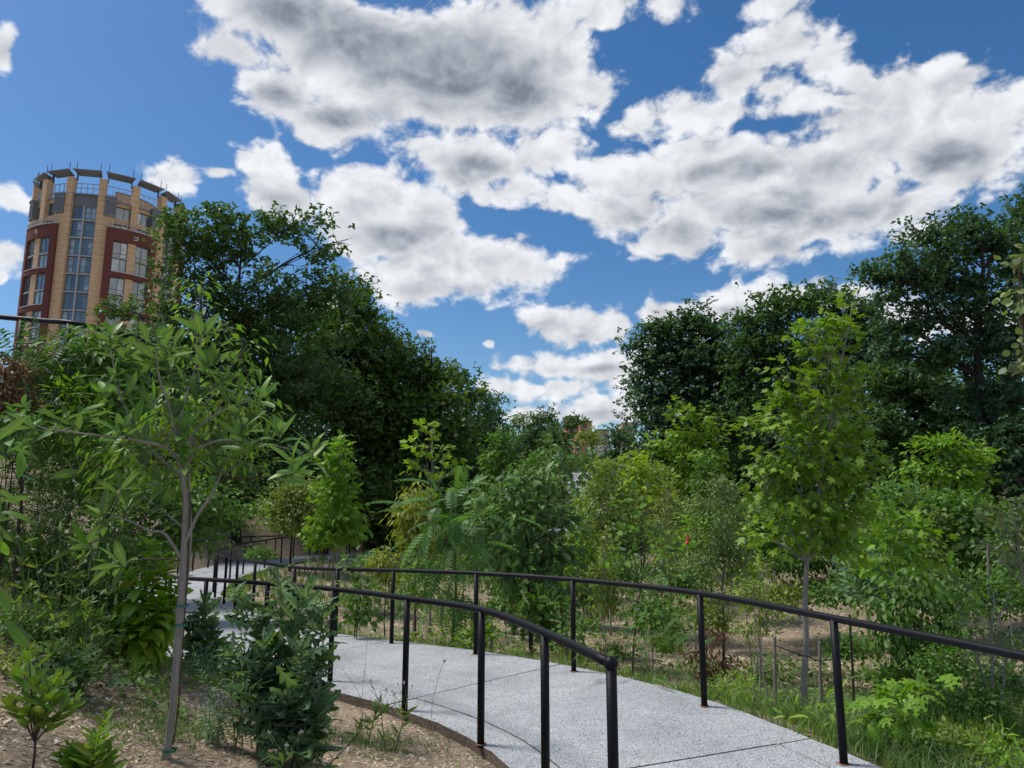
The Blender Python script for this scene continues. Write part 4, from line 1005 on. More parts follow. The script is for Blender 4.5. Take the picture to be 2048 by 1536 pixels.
for i, (px, py, rx, ry, Y, lf, lab) in enumerate([
 (480,900,110,120,36,A,'dark undergrowth tree behind the magnolia crown'),(640,1000,110,80,40,Bm,'dark undergrowth tree behind the curve of the far rails'),
 (780,1000,110,80,37,Cm,'dark undergrowth tree behind the sweetgum'),(900,1000,90,60,46,A,'dark undergrowth tree behind the tulip sapling'),(960,960,60,70,62,Cm,'dark undergrowth tree at the foot of the last left tree'),
 (1300,970,70,70,42,A,'dark undergrowth tree at the left foot of the beech'),(1420,980,90,80,38,Bm,'dark undergrowth tree at the foot of the beech behind the narrow sapling'),
 (1540,960,110,100,38,A,'dark undergrowth tree behind the left half of the large maple'),(1680,960,120,110,40,Bm,'dark undergrowth tree behind the large maple'),
 (1820,960,120,90,30,A,'dark undergrowth tree behind the bright layered shrub'),(1960,980,110,100,27,Bm,'dark undergrowth tree below the silver maple trunk'),
 (1700,820,110,90,44,Cm,'deep shaded tree seen between maple and silver maple'),(1850,760,60,50,36,A,'deep shaded tree behind the silver maple limbs'),
 (1480,880,110,110,46,Cm,'deep shaded tree behind the gap between beech and maple'),
 (1600,1060,110,50,20,'leaf_green','low green thicket behind the large maple'),(1760,1070,90,40,19,'leaf_green','low green thicket right of the large maple'),
 (1930,1090,100,50,17,'leaf_green','low green thicket at the right below the bright shrub'),(1440,1060,80,40,26,'leaf_green','low green thicket at the foot of the beech'),
 (1300,1060,70,30,34,'leaf_olive','low olive thicket right of the boardwalk'),(1100,1000,90,40,55,'leaf_green','low green thicket behind the young oak'),
 (980,1050,90,40,32,'leaf_green','low green thicket left of the young oak'),(1180,960,90,40,90,'leaf_green','green thicket closing the valley floor'),
 (700,740,100,120,40,A,'deep shaded tree behind the broken topped tree'),(560,700,130,110,34,A,'deep shaded tree behind the airy feathery tree'),(380,760,120,120,30,A,'deep shaded tree behind the magnolia top'),
 (830,850,70,80,50,A,'deep shaded tree in the middle of the left row'),(900,900,60,70,60,A,'deep shaded tree low in the left row'),
]):
    tree('thicket' if 'thicket' in lab else 'undergrowth_tree', lab, Y, (px, 1100), [(px, py, rx, ry*.8), (px-rx*.5, py+ry*.4, rx*.7, ry*.6), (px+rx*.5, py+ry*.5, rx*.7, ry*.6), (px+rx*.3, py-ry*.5, rx*.5, ry*.4), (px-rx*.4, py-ry*.4, rx*.5, ry*.5), (px, py+ry*1.1, rx, ry*.6)],
      'spray' if Y > 22 else 'kite', lf, Y*.0095 if Y > 22 else .13, k=1.3, tuft=Y*.02, seed=300+i, group='undergrowth of the woods', tr=.12, limb_lo=.1, trunk=('thicket' not in lab), cat='tree' if 'thicket' not in lab else 'shrub')

# ------------------------------------------------------------------ mid-distance plantings
YT = 'young planted trees in the valley'
tree('sweetgum_sapling', 'young sweetgum with star shaped leaves beside the far bend of the path', 17.5, (660,1190),
 [(678,895,16,22),(675,935,28,30),(672,985,38,36),(672,1035,50,36),(660,1070,40,22),(700,1065,30,24)], 'sweetgum', 'leaf_bright', .16, k=2.6, tuft=.20, bark='bark_grey', seed=40, tr=.04, cap=300, group=YT, droop=.5)
tree('yellow_green_tree', 'low rounded yellow green tree left of the sweetgum behind the rails', 24, (585,1100),
 [(590,985,34,28),(560,1015,40,24),(610,1020,34,26),(585,1045,50,22)], 'kite', 'leaf_olive', .12, k=2.6, tuft=.3, seed=41, tr=.05, group=YT)
tree('tulip_sapling', 'open young tree with pale yellow green lobed leaves before the dark wood', 15, (868,1160),
 [(860,855,16,18),(845,890,26,18),(880,905,30,20),(835,930,30,16),(900,935,30,18),(860,955,30,16),(920,950,14,10),(850,985,26,14)], 'tulip', 'leaf_tulip', .17, k=1.15, tuft=.17, bark='bark_grey', seed=42, tr=.03, cap=300, group=YT, up=.3)
tree('willow_oak_sapling', 'young tree with drooping brownish yellow narrow leaves', 14, (832,1180),
 [(835,990,20,24),(825,1030,30,26),(830,1065,34,22),(845,1090,24,16)], 'kite_narrow', 'leaf_willow', .14, k=3.2, tuft=.22, bark='bark_brown', seed=43, tr=.025, droop=1.1, group=YT)
tree('narrow_maple_sapling', 'narrow upright green young tree behind the oak sapling', 22, (1000,1080),
 [(1000,880,14,22),(1000,920,24,30),(1002,960,30,30)], 'kite', 'leaf_green', .15, k=2.8, tuft=.26, seed=44, tr=.05, group=YT)
tree('young_oak', 'bushy young oak with lobed leaves behind the middle of the rail', 11.5, (1062,1300),
 [(1060,960,34,24),(1010,985,40,26),(1100,990,44,28),(985,1035,44,30),(1060,1040,66,40),(1130,1045,30,26),(1030,1100,60,40),(1110,1110,44,32),(1080,1170,56,34),(1010,1160,30,24)], 'oak', 'leaf_oak', .15, k=2.3, tuft=.22, bark='bark_dark', seed=45, tr=.04, cap=300, group=YT)
tree('young_oak', 'dark lobed low branches of a second oak hanging beside the rail post', 10.8, (1085,1330),
 [(1090,1215,44,28),(1120,1250,36,22),(1040,1220,30,24)], 'oak_red', 'leaf_green', .17, k=2.0, tuft=.2, bark='bark_dark', seed=46, tr=.02, cap=160, group=YT)
tree('young_pin_oak', 'tall young tree with light leaves and a pointed tip behind the bushy oak', 14, (1125,1200),
 [(1128,890,16,18),(1120,920,28,22),(1150,950,30,20),(1100,955,30,20)], 'oak_red', 'leaf_oak', .19, k=1.4, tuft=.24, seed=47, tr=.03, cap=150, group=YT)
tree('young_tree', 'young tree with small round yellow green leaves right of the boardwalk', 16, (1215,1180),
 [(1215,940,34,30),(1190,985,34,30),(1240,1000,36,34),(1215,1050,44,30)], 'kite', 'leaf_olive', .10, k=1.5, tuft=.26, seed=48, tr=.025, bark='bark_grey', gaps=.3, group=YT)
tree('young_maple', 'yellow leaved pointed young maple in front of the right hand wood', 19, (1280,1110),
 [(1270,915,15,22),(1278,950,24,26),(1290,985,40,22),(1260,1000,30,20)], 'maple', 'leaf_yellow', .17, k=2.4, tuft=.24, seed=49, tr=.03, cap=200, group=YT)
tree('young_tree', 'soft green bushy young tree just right of the yellow maple', 21, (1320,1100),
 [(1310,950,26,26),(1320,1000,30,30)], 'kite', 'leaf_olive', .11, k=2.4, tuft=.26, seed=50, tr=.03, group=YT)
tree('young_tree', 'narrow pointed green young tree at the foot of the beech', 20, (1412,1100),
 [(1412,930,12,22),(1410,970,24,28),(1420,1015,30,24)], 'kite', 'leaf_green', .13, k=2.6, tuft=.24, seed=51, tr=.03, group=YT)
tree('sweetbay_sapling', 'open young tree with long grey green leaves in front of the yellow maple', 9.5, (1265,1360),
 [(1290,1010,26,18),(1340,1030,22,14),(1270,1060,34,22),(1330,1075,34,20),(1290,1110,44,22),(1240,1120,20,14),(1350,1120,24,14)], 'ovate', 'leaf_magnolia', .13, k=.85, tuft=.2, bark='bark_brown', seed=52, tr=.018, cap=240, group=YT, up=.2, droop=-.1)
tree('pale_olive_shrub', 'tall airy shrub with tiny pale leaves left of the large maple', 11, (1440,1300),
 [(1440,975,30,22),(1400,1010,30,24),(1470,1010,30,28),(1430,1060,50,36),(1470,1110,40,40),(1400,1120,36,34),(1440,1170,44,40)], 'kite', 'leaf_pale', .055, k=1.15, tuft=.15, bark='bark_brown', seed=53, tr=.03, stems=4, gaps=.35, limb_lo=.1)
tree('large_maple', 'tallest fresh green young maple standing staked just beyond the rail at the right', 7.9, (1610,1462),
 [(1688,605,16,22),(1640,650,36,26),(1690,660,30,26),(1600,665,24,18),(1650,700,40,20),(1640,745,56,24),(1560,750,22,18),(1700,745,26,22),(1590,800,54,34),(1680,800,48,36),(1530,850,34,28),(1640,860,80,38),(1700,880,30,34),
  (1570,930,70,42),(1670,940,70,44),(1540,990,50,34),(1620,1020,90,40),(1700,1010,44,40),(1560,1080,60,30),(1670,1080,60,30)], 'maple', 'leaf_maple', .105, k=2.5, tuft=.17, bark='bark_grey', seed=54, tr=.038, cap=300, flat=.35, up=.8, limb_lo=.45, droop=.45, leader=W(1688,610,7.9))
tree('low_maple', 'long low branch mass of pale lobed leaves right of the large maple', 10.5, (1780,1260),
 [(1760,1020,34,22),(1810,1040,40,22),(1850,1070,40,24),(1770,1080,50,24),(1840,1110,60,26),(1740,1130,40,24)], 'maple', 'leaf_bright', .13, k=1.8, tuft=.2, bark='bark_grey', seed=55, tr=.03, cap=120, flat=.4)
tree('hedge_shrub', 'mid green shrub bank behind the low maple branches', 13.5, (1860,1200),
 [(1800,1000,70,40),(1900,1030,80,46),(1980,1040,70,50),(1860,1090,80,50),(1960,1110,80,50)], 'kite', 'leaf_green', .11, k=2.5, tuft=.22, seed=56, tr=.04, trunk=False, flat=.5)
tree('hedge_shrub', 'dark low shrub bank left of the large maple trunk', 15, (1500,1180),
 [(1500,1040,60,40),(1560,1090,60,40),(1480,1110,60,30)], 'kite', 'leaf_green', .11, k=2.3, tuft=.22, seed=57, trunk=False)
tree('round_leaf_tree', 'branches with pale round leaves reaching in from the right picture edge', 6.2, (2130,1500),
 [(2040,520,26,20),(2050,600,26,30),(2035,680,22,14),(2060,720,26,20),(2090,560,50,60)], 'round', 'leaf_pale', .075, k=1.2, tuft=.12, bark='bark_brown', seed=58, tr=.012, cap=200, up=.2)
tree('round_leaf_tree', 'lower twiggy branches with pale round leaves at the right picture edge', 7.5, (2110,1480),
 [(1990,1030,40,16),(2030,1060,34,30),(1960,1080,30,12),(2040,1120,26,30),(2030,1000,24,14)], 'round', 'leaf_pale', .075, k=.9, tuft=.14, bark='bark_grey', seed=59, tr=.025, cap=150, up=.2)
tree('sumac', 'sumac with long drooping compound leaves behind the rail', 10.5, (905,1290),
 [(900,1010,40,30),(870,1060,40,26),(940,1040,40,30),(900,1110,50,34),(860,1180,34,24),(930,1190,40,30)], 'sumac', 'leaf_sumac', .46, k=3.0, tuft=.28, bark='stem_green', seed=60, tr=.03, cap=120, droop=.35, up=1.2, cat='sumac', flat=1.)
tree('dogwood_shrub', 'rounded shrub with drooping pointed leaves under the right part of the rail', 9.2, (1830,1350),
 [(1830,1170,70,36),(1780,1220,50,40),(1880,1220,60,40),(1830,1280,70,40),(1760,1290,36,30)], 'ovate', 'leaf_green', .105, k=2.0, tuft=.17, bark='bark_brown', seed=61, cap=300, droop=1.2, stems=5, tr=.03)
tree('blue_grass_shrub', 'blue green fine leaved bushy clump beyond the rail left of the dogwood', 12, (1750,1230),
 [(1720,1130,44,28),(1780,1140,50,30),(1750,1180,60,30)], 'kite_narrow', 'leaf_blue', .16, k=3.0, tuft=.22, seed=62, trunk=False, droop=-.5, up=.1, cat='shrub')
tree('river_birch', 'slender birch with pale peeling stems and tiny leaves left of the wooden stake', 8.0, (1525,1440),
 [(1530,1130,24,24),(1500,1180,30,26),(1540,1220,30,30),(1500,1260,34,22)], 'kite', 'leaf_olive', .045, k=1.0, tuft=.1, bark='bark_pale', seed=63, stems=3, tr=.025, gaps=.2)
tree('dead_shrub', 'withered brown shrub behind the rail post', 9.5, (1425,1390),
 [(1430,1270,30,22),(1400,1310,24,18),(1450,1320,30,22),(1420,1340,34,18)], 'kite_narrow', 'leaf_dead', .075, k=.9, tuft=.1, bark='bark_brown', seed=64, stems=4, tr=.02, droop=1.)
tree('bare_shrub', 'grey twiggy nearly bare shrub at the right edge under the rail', 7.4, (2010,1490),
 [(1990,1190,50,30),(1940,1240,50,40),(2020,1260,50,50),(1980,1320,60,40)], 'kite', 'leaf_green', .04, k=.35, tuft=.12, bark='bark_grey', seed=65, stems=3, tr=.035, twigs=2.2, gaps=.2)
tree('buckeye_seedling', 'low sapling with large palmate lobed leaves beyond the near rail post', 5.6, (1790,1620),
 [(1790,1380,50,20),(1750,1410,50,18),(1830,1400,40,18),(1800,1440,60,18),(1860,1430,30,14),(1720,1440,30,12)], 'buckeye', 'leaf_bright', .105, k=1.6, tuft=.16, bark='stem_green', seed=66, stems=3, tr=.014, cap=200, up=1.5, droop=.1, dz=-.45)
tree('young_tree', 'small leafy young tree right of the first post beyond the path', 10.5, (718,1280),
 [(715,1130,24,26),(720,1180,30,26),(715,1225,28,20)], 'kite', 'leaf_green', .10, k=1.7, tuft=.16, seed=67, tr=.014, stems=2, group=YT)
tree('oak_seedling', 'young tree with drooping yellow green leaves beside the small leafy tree', 13, (770,1230),
 [(770,1110,30,20),(780,1150,30,22),(750,1130,20,16)], 'kite_narrow', 'leaf_willow', .12, k=1.7, tuft=.18, seed=68, tr=.014, group=YT, droop=.9)
tree('fern_leaf_shrub', 'low feathery shrub beside the far path', 19, (745,1130), [(735,1098,24,12),(760,1090,20,10)], 'pinnate_far', 'leaf_sumac', .5, k=1.6, tuft=.25, seed=69, trunk=False)
for i, (px, py, Y, lab, m_, sz, rx, ry, lf) in enumerate([
 (1310,1230,9.0,'small feathery leaved shrub between post and path edge','leaf_green',.075,40,26,'kite'),
 (1300,1330,8.0,'dark feathery leaved shrub at the path edge left of the brown shrub','leaf_sumac',.30,40,26,'locust'),
 (960,1270,9.8,'light green leafy bush at the foot of the sumac','leaf_bright',.09,34,20,'kite'),
 (1150,1260,9.6,'dark leafy bush behind the third rail post','leaf_green',.09,30,24,'kite'),
 (1180,1180,13,'low grey green bush in the mulch field','leaf_oak',.09,40,22,'kite'),
 (1010,1200,13,'mid green bush left of the young oak','leaf_green',.09,34,26,'kite'),
 (1360,1150,12,'grey green leaf bush below the sweetbay','leaf_oak',.09,40,30,'kite'),
 (1420,1230,11,'tan green weedy bush beside the brown shrub','leaf_olive',.07,34,26,'kite'),
 (1340,1260,9.6,'small dark shrub left of the withered shrub','leaf_green',.08,26,20,'kite'),
 (1475,1370,7.6,'yellow green herb at the path edge below the birch','leaf_bright',.07,30,18,'narrow'),
 (1440,1395,7.2,'golden green herb right of the post foot','leaf_olive',.07,26,14,'narrow'),
 (1560,1420,7.0,'dark leafy herb between stake and trunk','leaf_green',.075,24,16,'ovate'),
 (1590,1455,6.6,'lily like herb at the foot of the large maple','leaf_bright',.12,22,14,'narrow'),
 (1650,1450,6.2,'yellow green bamboo like herb left of the near post','leaf_tulip',.14,34,22,'narrow'),
 (1720,1500,5.9,'grey feathery herb right of the near post','leaf_blue',.06,30,24,'kite_narrow'),
 (1830,1500,5.6,'mixed low weeds in the right corner','leaf_green',.05,60,20,'kite'),
 (1930,1480,5.8,'olive weeds in the right corner beside the bare shrub','leaf_olive',.05,60,26,'kite'),
 (2010,1500,5.4,'bright weeds at the very right bottom corner','leaf_bright',.07,40,20,'narrow'),
 (1540,1330,9.5,'weedy clump behind the stake','grass_weed',.07,26,20,'kite'),
 (1890,1320,8.6,'bushy green weeds behind the second stake','leaf_green',.06,50,36,'kite'),
 (1960,1400,7.4,'green weedy clump at the foot of the bare shrub','leaf_green',.06,50,30,'kite'),
 (520,1105,20,'tiny grassy shrub on the mulch bank behind the rails','leaf_green',.09,22,10,'kite'),
 (640,1080,34,'low reddish stemmed shrub beside the far path','leaf_oak',.09,24,18,'kite'),
 (900,1130,18,'low bush beyond the sumac','leaf_olive',.1,34,18,'kite'),
 (1000,1120,20,'green bush beyond the oak','leaf_green',.1,50,30,'kite'),
 (1160,1110,22,'tan bush near the boardwalk','leaf_olive',.1,50,24,'kite'),
 (1250,1080,26,'green low growth near the boardwalk','leaf_green',.12,50,24,'kite'),
 (1400,1080,20,'grassy bush below the narrow tree','leaf_olive',.1,50,26,'kite'),
 (1060,1010,45,'green scrub left of the boardwalk','leaf_green',.2,60,40,'kite'),
 (1250,1020,50,'pale scrub behind the boardwalk','leaf_olive',.2,60,36,'kite'),
 (1180,980,68,'scrub beyond the boardwalk','leaf_green',.26,70,34,'kite'),
 (1700,1290,10.5,'green weedy bank between stake and dogwood','leaf_green',.07,50,22,'kite'),
 (1930,1180,11,'grey green bank behind the thin stake at the right','leaf_oak',.08,70,34,'kite'),
 (2020,1180,10,'dark green bank at the right edge behind the twigs','leaf_green',.08,60,40,'kite'),
 (1800,1340,9.3,'low green cover at the foot of the dogwood','leaf_green',.06,60,18,'kite'),
 (1680,1180,14,'green bank right of the large maple trunk','leaf_green',.09,60,26,'kite'),
 (1560,1190,14,'green bank left of the large maple trunk','leaf_olive',.09,50,24,'kite'),
 (2000,1350,8,'tangled green weeds under the right end of the rail','leaf_oak',.06,50,40,'kite'),
 (1130,1150,17,'olive bush between the young oak and the boardwalk','leaf_olive',.1,50,26,'kite'),
 (1240,1140,15,'green bush in the middle of the mulch field','leaf_green',.1,40,22,'kite'),
 (930,1020,30,'dark scrub behind the tulip sapling','leaf_green',.16,60,40,'kite'),
 (1350,1010,30,'dark scrub at the foot of the beech','leaf_green',.16,60,40,'kite'),
]):
    tree('low_shrub' if 'herb' not in lab and 'weed' not in lab else 'wild_herb', lab, Y, (px, 1200), [(px, py, rx, ry), (px-rx*.5, py+ry*.5, rx*.6, ry*.6), (px+rx*.5, py+ry*.4, rx*.6, ry*.7)], lf, m_, sz, k=2.0,
      tuft=sz*2.2, seed=100+i, trunk=False, cat='shrub' if 'herb' not in lab and 'weed' not in lab else 'herb', group='low plants beyond the path', up=.7, cap=(60 if sz/Y*1420 > 14 and Y < 9 else 0), droop=.1)
for i, (px, py, Y, lab, m_, sz, rx, ry, lf) in enumerate([
 (200,1190,6.6,'leafy weeds between the flowering stems and the yellow green bush','leaf_green',.06,60,60,'kite'),
 (60,1240,5.6,'green weed tangle at the left edge behind the seedling','leaf_green',.05,80,40,'kite_narrow'),
 (150,1270,5.8,'green weed tangle at the foot of the flowering stems','grass_weed',.06,70,36,'kite_narrow'),
 (20,1320,4.9,'pale green low weeds at the left edge','leaf_olive',.04,40,20,'kite'),
 (250,1100,7.5,'dark leafy weeds in front of the hidden rail','leaf_green',.07,60,50,'kite'),
 (120,1130,6.6,'tall weeds behind the thin dark line','leaf_green',.06,90,60,'kite_narrow'),
 (405,1320,6.4,'grey green weeds at the path edge beside the small lettuce','leaf_blue',.05,26,24,'kite_narrow'),
]):
    tree('wild_herb', lab, Y, (px, 1200), [(px, py, rx, ry), (px-rx*.5, py+ry*.5, rx*.6, ry*.6), (px+rx*.5, py+ry*.4, rx*.6, ry*.7)], lf, m_, sz, k=1.6,
      tuft=sz*2.4, seed=160+i, trunk=False, cat='weeds', group='weeds on the left slope', up=.7, droop=.1)
for i, (px, top, Y, lf, m_, sz, wd, lab) in enumerate([
 (955,985,16,'kite','leaf_oak',.10,30,'grey green sapling between the sumac and the tulip sapling'),
 (1035,930,19,'kite','leaf_green',.12,30,'green sapling behind the bushy oak left of the pointed one'),
 (1165,990,17,'kite','leaf_bright',.10,34,'bright sapling hiding the left end of the boardwalk'),
 (1190,930,24,'kite','leaf_olive',.12,30,'olive sapling in front of the far end of the boardwalk'),
 (1240,950,20,'kite','leaf_oak',.11,30,'grey green sapling right of the boardwalk'),
 (1335,960,15,'narrow','leaf_olive',.10,34,'narrow leaved sapling behind the sweetbay'),
 (1385,1000,14,'kite','leaf_bright',.09,30,'bright bushy sapling left of the pale airy shrub'),
 (1455,960,17,'kite','leaf_oak',.10,34,'grey green sapling behind the pale airy shrub'),
 (1495,1010,12,'maple','leaf_tulip',.11,26,'light green sapling left of the large maple'),
 (1730,1000,14,'kite','leaf_bright',.10,40,'bright sapling right of the large maple crown'),
 (1790,970,15,'maple','leaf_bright',.12,44,'bright lobed leaved sapling before the dark bank'),
 (1860,1010,13,'kite','leaf_olive',.09,44,'olive sapling behind the low maple branches'),
 (1930,990,14,'kite','leaf_green',.09,50,'mid green sapling before the bank at the right'),
 (2010,1020,12,'kite','leaf_oak',.08,40,'grey green sapling near the right picture edge'),
 (1110,1080,13,'oak','leaf_bright',.11,34,'low bright sapling behind the third rail post'),
 (1210,1060,12,'kite','leaf_olive',.08,34,'small leaved sapling before the boardwalk'),
 (1300,1130,11,'kite','leaf_green',.08,30,'short green sapling between the posts in the mulch field'),
 (1010,1080,15,'kite','leaf_green',.10,40,'green sapling behind the left half of the oak'),
 (830,1110,12,'kite','leaf_bright',.08,30,'bright short sapling left of the sumac'),
 (640,960,25,'kite','leaf_green',.13,34,'green sapling behind the gap left of the sweetgum'),
]):
    x0_ = W(px, 1100, Y).x; gy_ = HOR+(EYE-gz(x0_, Y))/Y*1400; h = (gy_-(20+200/Y)-top)/2.
    tree('sapling', lab, Y, (px, 1150), [(px, top+12, wd*.35, 14), (px+wd*.15, top+h*.35, wd*.7, h*.22), (px-wd*.2, top+h*.7, wd*.9, h*.3), (px+wd*.2, top+h*1.05, wd, h*.3), (px, top+h*1.3, wd*.8, h*.25)], lf, m_, sz, k=1.25,
      tuft=sz*1.9, bark='bark_grey', seed=400+i, tr=.013, group='saplings planted in the valley', limb_lo=.2, gaps=.15)
# ---- left middle: shrubs and hedges under the tower
LS = 'shrubs on the left slope'
tree('feathery_shrub', 'tall feathery dark shrub under the high rail', 6.7, (40,1150), [(60,705,60,34),(10,715,60,50),(90,760,60,50),(60,840,80,70),(130,720,50,40),(10,850,60,70)], 'pinnate_far', 'leaf_forest_blue', .22, k=1.8, tuft=.2, seed=200, group=LS, tr=.012, stems=4)
tree('feathery_shrub', 'drooping narrow leaved shrub just right of the high rail', 6.9, (190,1150), [(180,690,60,32),(240,700,50,30),(150,760,70,50),(230,780,70,60),(190,850,80,60)], 'kite_narrow', 'leaf_green', .13, k=2.8, tuft=.22, seed=201, group=LS, tr=.012, stems=4, droop=.8)
tree('dead_cedar', 'withered rusty brown shrub at the left picture edge', 6.3, (5,1100), [(15,740,34,40),(10,800,44,50)], 'kite_narrow', 'leaf_dead', .06, k=2.6, tuft=.12, seed=202, cat='shrub', tr=.01, droop=.9)
tree('bright_shrub', 'bright green fine leaved shrub behind the magnolia at the left', 6.4, (140,1000), [(140,780,34,22),(170,830,44,26),(100,850,44,24),(200,880,50,30)], 'kite_narrow', 'leaf_bright', .08, k=1.8, tuft=.13, seed=203, group=LS, tr=.008)
tree('whorled_shrub', 'dark shrub with curled whorled leaves at the left edge', 5.9, (50,1000), [(40,830,40,22),(70,860,40,20),(20,880,40,24)], 'ovate', 'leaf_sumac', .085, k=1.8, tuft=.12, seed=204, group=LS, tr=.02, cap=60)
tree('big_leaf_magnolia', 'large dark leaves of a second magnolia cut by the left picture edge', 4.2, (-60,1500), [(-20,890,40,26),(-10,960,24,30),(-40,1060,40,40),(-25,1160,30,24),(-40,1230,30,20),(-70,1000,50,120)], 'magnolia', 'leaf_magnolia', .19, k=1.3, tuft=.2, seed=205, tr=.02, cap=150, alt=['magnolia_b','magnolia_c'])
tree('feathery_shrub', 'dense dark feathery shrub behind the flowering stems', 6.8, (90,1250), [(80,950,70,40),(40,1010,60,50),(120,1020,70,50),(80,1090,80,60),(160,1100,50,60),(60,1180,70,50),(180,980,60,60)], 'pinnate_far', 'leaf_green', .16, k=2.4, tuft=.16, seed=206, group=LS, tr=.01, stems=4)
tree('hickory_sapling', 'tall narrow yellow green sapling with hanging leaves just behind the magnolia', 6.2, (358,1300),
 [(395,575,14,22),(390,620,18,22),(440,650,26,14),(495,700,16,26),(470,760,44,34),(400,700,30,30),(510,780,24,16),(460,830,70,36),(380,800,50,40),(320,850,60,40),(430,900,60,30),(250,900,50,36),(330,950,60,30),(230,960,40,40)], 'kite_narrow', 'leaf_seedling', .105, k=1.6, tuft=.15, bark='bark_grey', seed=207, tr=.022, droop=1.0, limb_lo=.4, flat=.8)
tree('background_shrub', 'mid green shrubs behind the trunk of the magnolia', 12.5, (330,1200), [(300,1000,80,50),(400,1010,80,50),(350,1080,80,40),(240,1060,70,50),(470,1030,60,40)], 'kite', 'leaf_green', .10, k=2.2, tuft=.2, seed=208, group=LS, tr=.03)
tree('background_shrub', 'dark shrubs behind the hickory at the foot of the wood', 15, (300,1100), [(250,880,90,60),(350,900,90,60),(180,960,80,60),(450,940,80,60),(100,900,80,60)], 'kite', 'leaf_forest_warm', .12, k=2.4, tuft=.25, seed=209, group=LS, tr=.04)
tree('slope_tree', 'dark tree on the upper left slope below the tower', 16, (150,1000), [(240,690,60,34),(290,700,60,40),(200,760,80,60),(300,790,80,70),(90,740,60,40)], 'spray', A, .16, k=2.6, tuft=.32, seed=210, group=LS, tr=.1)

# ------------------------------------------------------------------ foreground magnolia
def to_obj(o, label, cat): return tag(o, label, cat)
RNG = np.random.default_rng(77)
mz = .22; mb0 = np.array(onz(330, 1527, mz)); mz = gz(mb0[0], mb0[1]); mb0[2] = mz; MY = mb0[1]
mag = thing('sweetbay_magnolia', 'young magnolia with long glossy leaves and slim trunk tied with green tape', 'magnolia tree', mb0)
tp_ = [W(px, py, MY+dy) for px, py, dy in [(330,1527,0),(337,1480,.0),(346,1410,.0),(352,1330,.01),(359,1230,.02),(365,1140,.02),(369,1060,.03),(370,1000,.03),(366,962,.03),(364,915,.0),(358,850,-.05),(380,770,0),(398,710,.05),(405,668,.05)]]
tp_[0] = Vector(mb0-[0, 0, .03])
TP = crom(tp_, 5); rr = np.interp(np.linspace(0, 1, len(TP)), [0, .12, .45, .62, .7, 1], [.040, .031, .025, .021, .013, .004])
rr = rr*.70*(1+.05*np.sin(np.arange(len(TP))*1.9))
mb = MB(); mb.tube(TP, rr, 12); mb.build('trunk', 'bark_grey', mag, smooth=True)
mb = MB(); q = TP[:40]+np.array([.024, .02, 0]); mb.tube(q[4:38], .0045, 6); mb.build('stake_rod', 'bark_brown', mag)
for py in (1217, 1256, 1497):
    j = np.argmin([abs(p[2]-W(355, py, MY)[2]) for p in TP]); c = TP[j]+np.array([.012, .004, 0])
    mb = MB(); a = np.linspace(0, 2*math.pi, 17)[:-1]; R1 = rr[j]+.011
    V = []; 
    for dz in (-.007, .007):
        for k in a: V.append((c[0]+R1*1.15*math.cos(k), c[1]+R1*math.sin(k), c[2]+dz))
    mb.add(V, [(k, (k+1) % 16, 16+(k+1) % 16, 16+k) for k in range(16)]); mb.build('green_tie', 'green_tie', mag)
ROS = [(219,669),(310,673),(405,662),(204,786),(128,837),(66,848),(372,859),(317,961),(430,888),(529,877),(627,895),(525,793),(474,815),(313,797),(197,891),(240,975),(204,1026),(164,1092),(226,1128),
       (313,706),(339,735),(419,724),(255,782),(401,786),(590,950),(583,921),(310,1010),(255,1012),(368,917),(251,705),(450,760),(480,870),(290,880),(350,690),(270,840),(230,750),(370,770),(430,930),(340,830),(160,850),(500,840),(380,720),(285,930),(560,860),(240,860)]
junc = {'a': TP[44], 'b': TP[41], 'c': TP[38]}
lowL = crom([TP[26], W(330,1068,MY-.03), W(300,1062,MY-.08), W(262,1043,MY-.1), W(220,1030,MY-.15)], 5)
lowR = crom([TP[28], W(395,1030,MY+.02), W(420,995,MY+.05), W(438,957,MY+.08), W(455,905,MY+.1)], 5)
L3 = crom([TP[41], W(330,925,MY+.05), W(285,880,MY+.1), W(240,790,MY+.1), W(222,700,MY+.1)], 5)
L4 = crom([TP[42], W(340,900,MY-.1), W(270,880,MY-.2), W(190,870,MY-.25), W(110,860,MY-.3)], 5)
L5 = crom([TP[42], W(395,900,MY-.05), W(450,880,MY-.1), W(540,890,MY-.15), W(610,905,MY-.2)], 5)
L6 = crom([TP[44], W(385,870,MY+.1), W(430,830,MY+.2), W(500,800,MY+.25)], 5)
L7 = crom([TP[45], W(340,820,MY-.1), W(320,760,MY-.15), W(312,700,MY-.2)], 5)
limbs = [(lowL, .011, .004), (lowR, .012, .006), (L3, .011, .004), (L4, .011, .004), (L5, .011, .004), (L6, .010, .004), (L7, .010, .004)]
for q, a, b in limbs:
    mb = MB(); mb.tube(q, np.linspace(a, b, len(q)), 8); mb.build('branch', 'bark_grey', mag, smooth=True)
LPm = np.concatenate([q for q, _, _ in limbs]+[TP[42:]])
P = []; D = []; Nv = []; Sz = []; tw = MB()
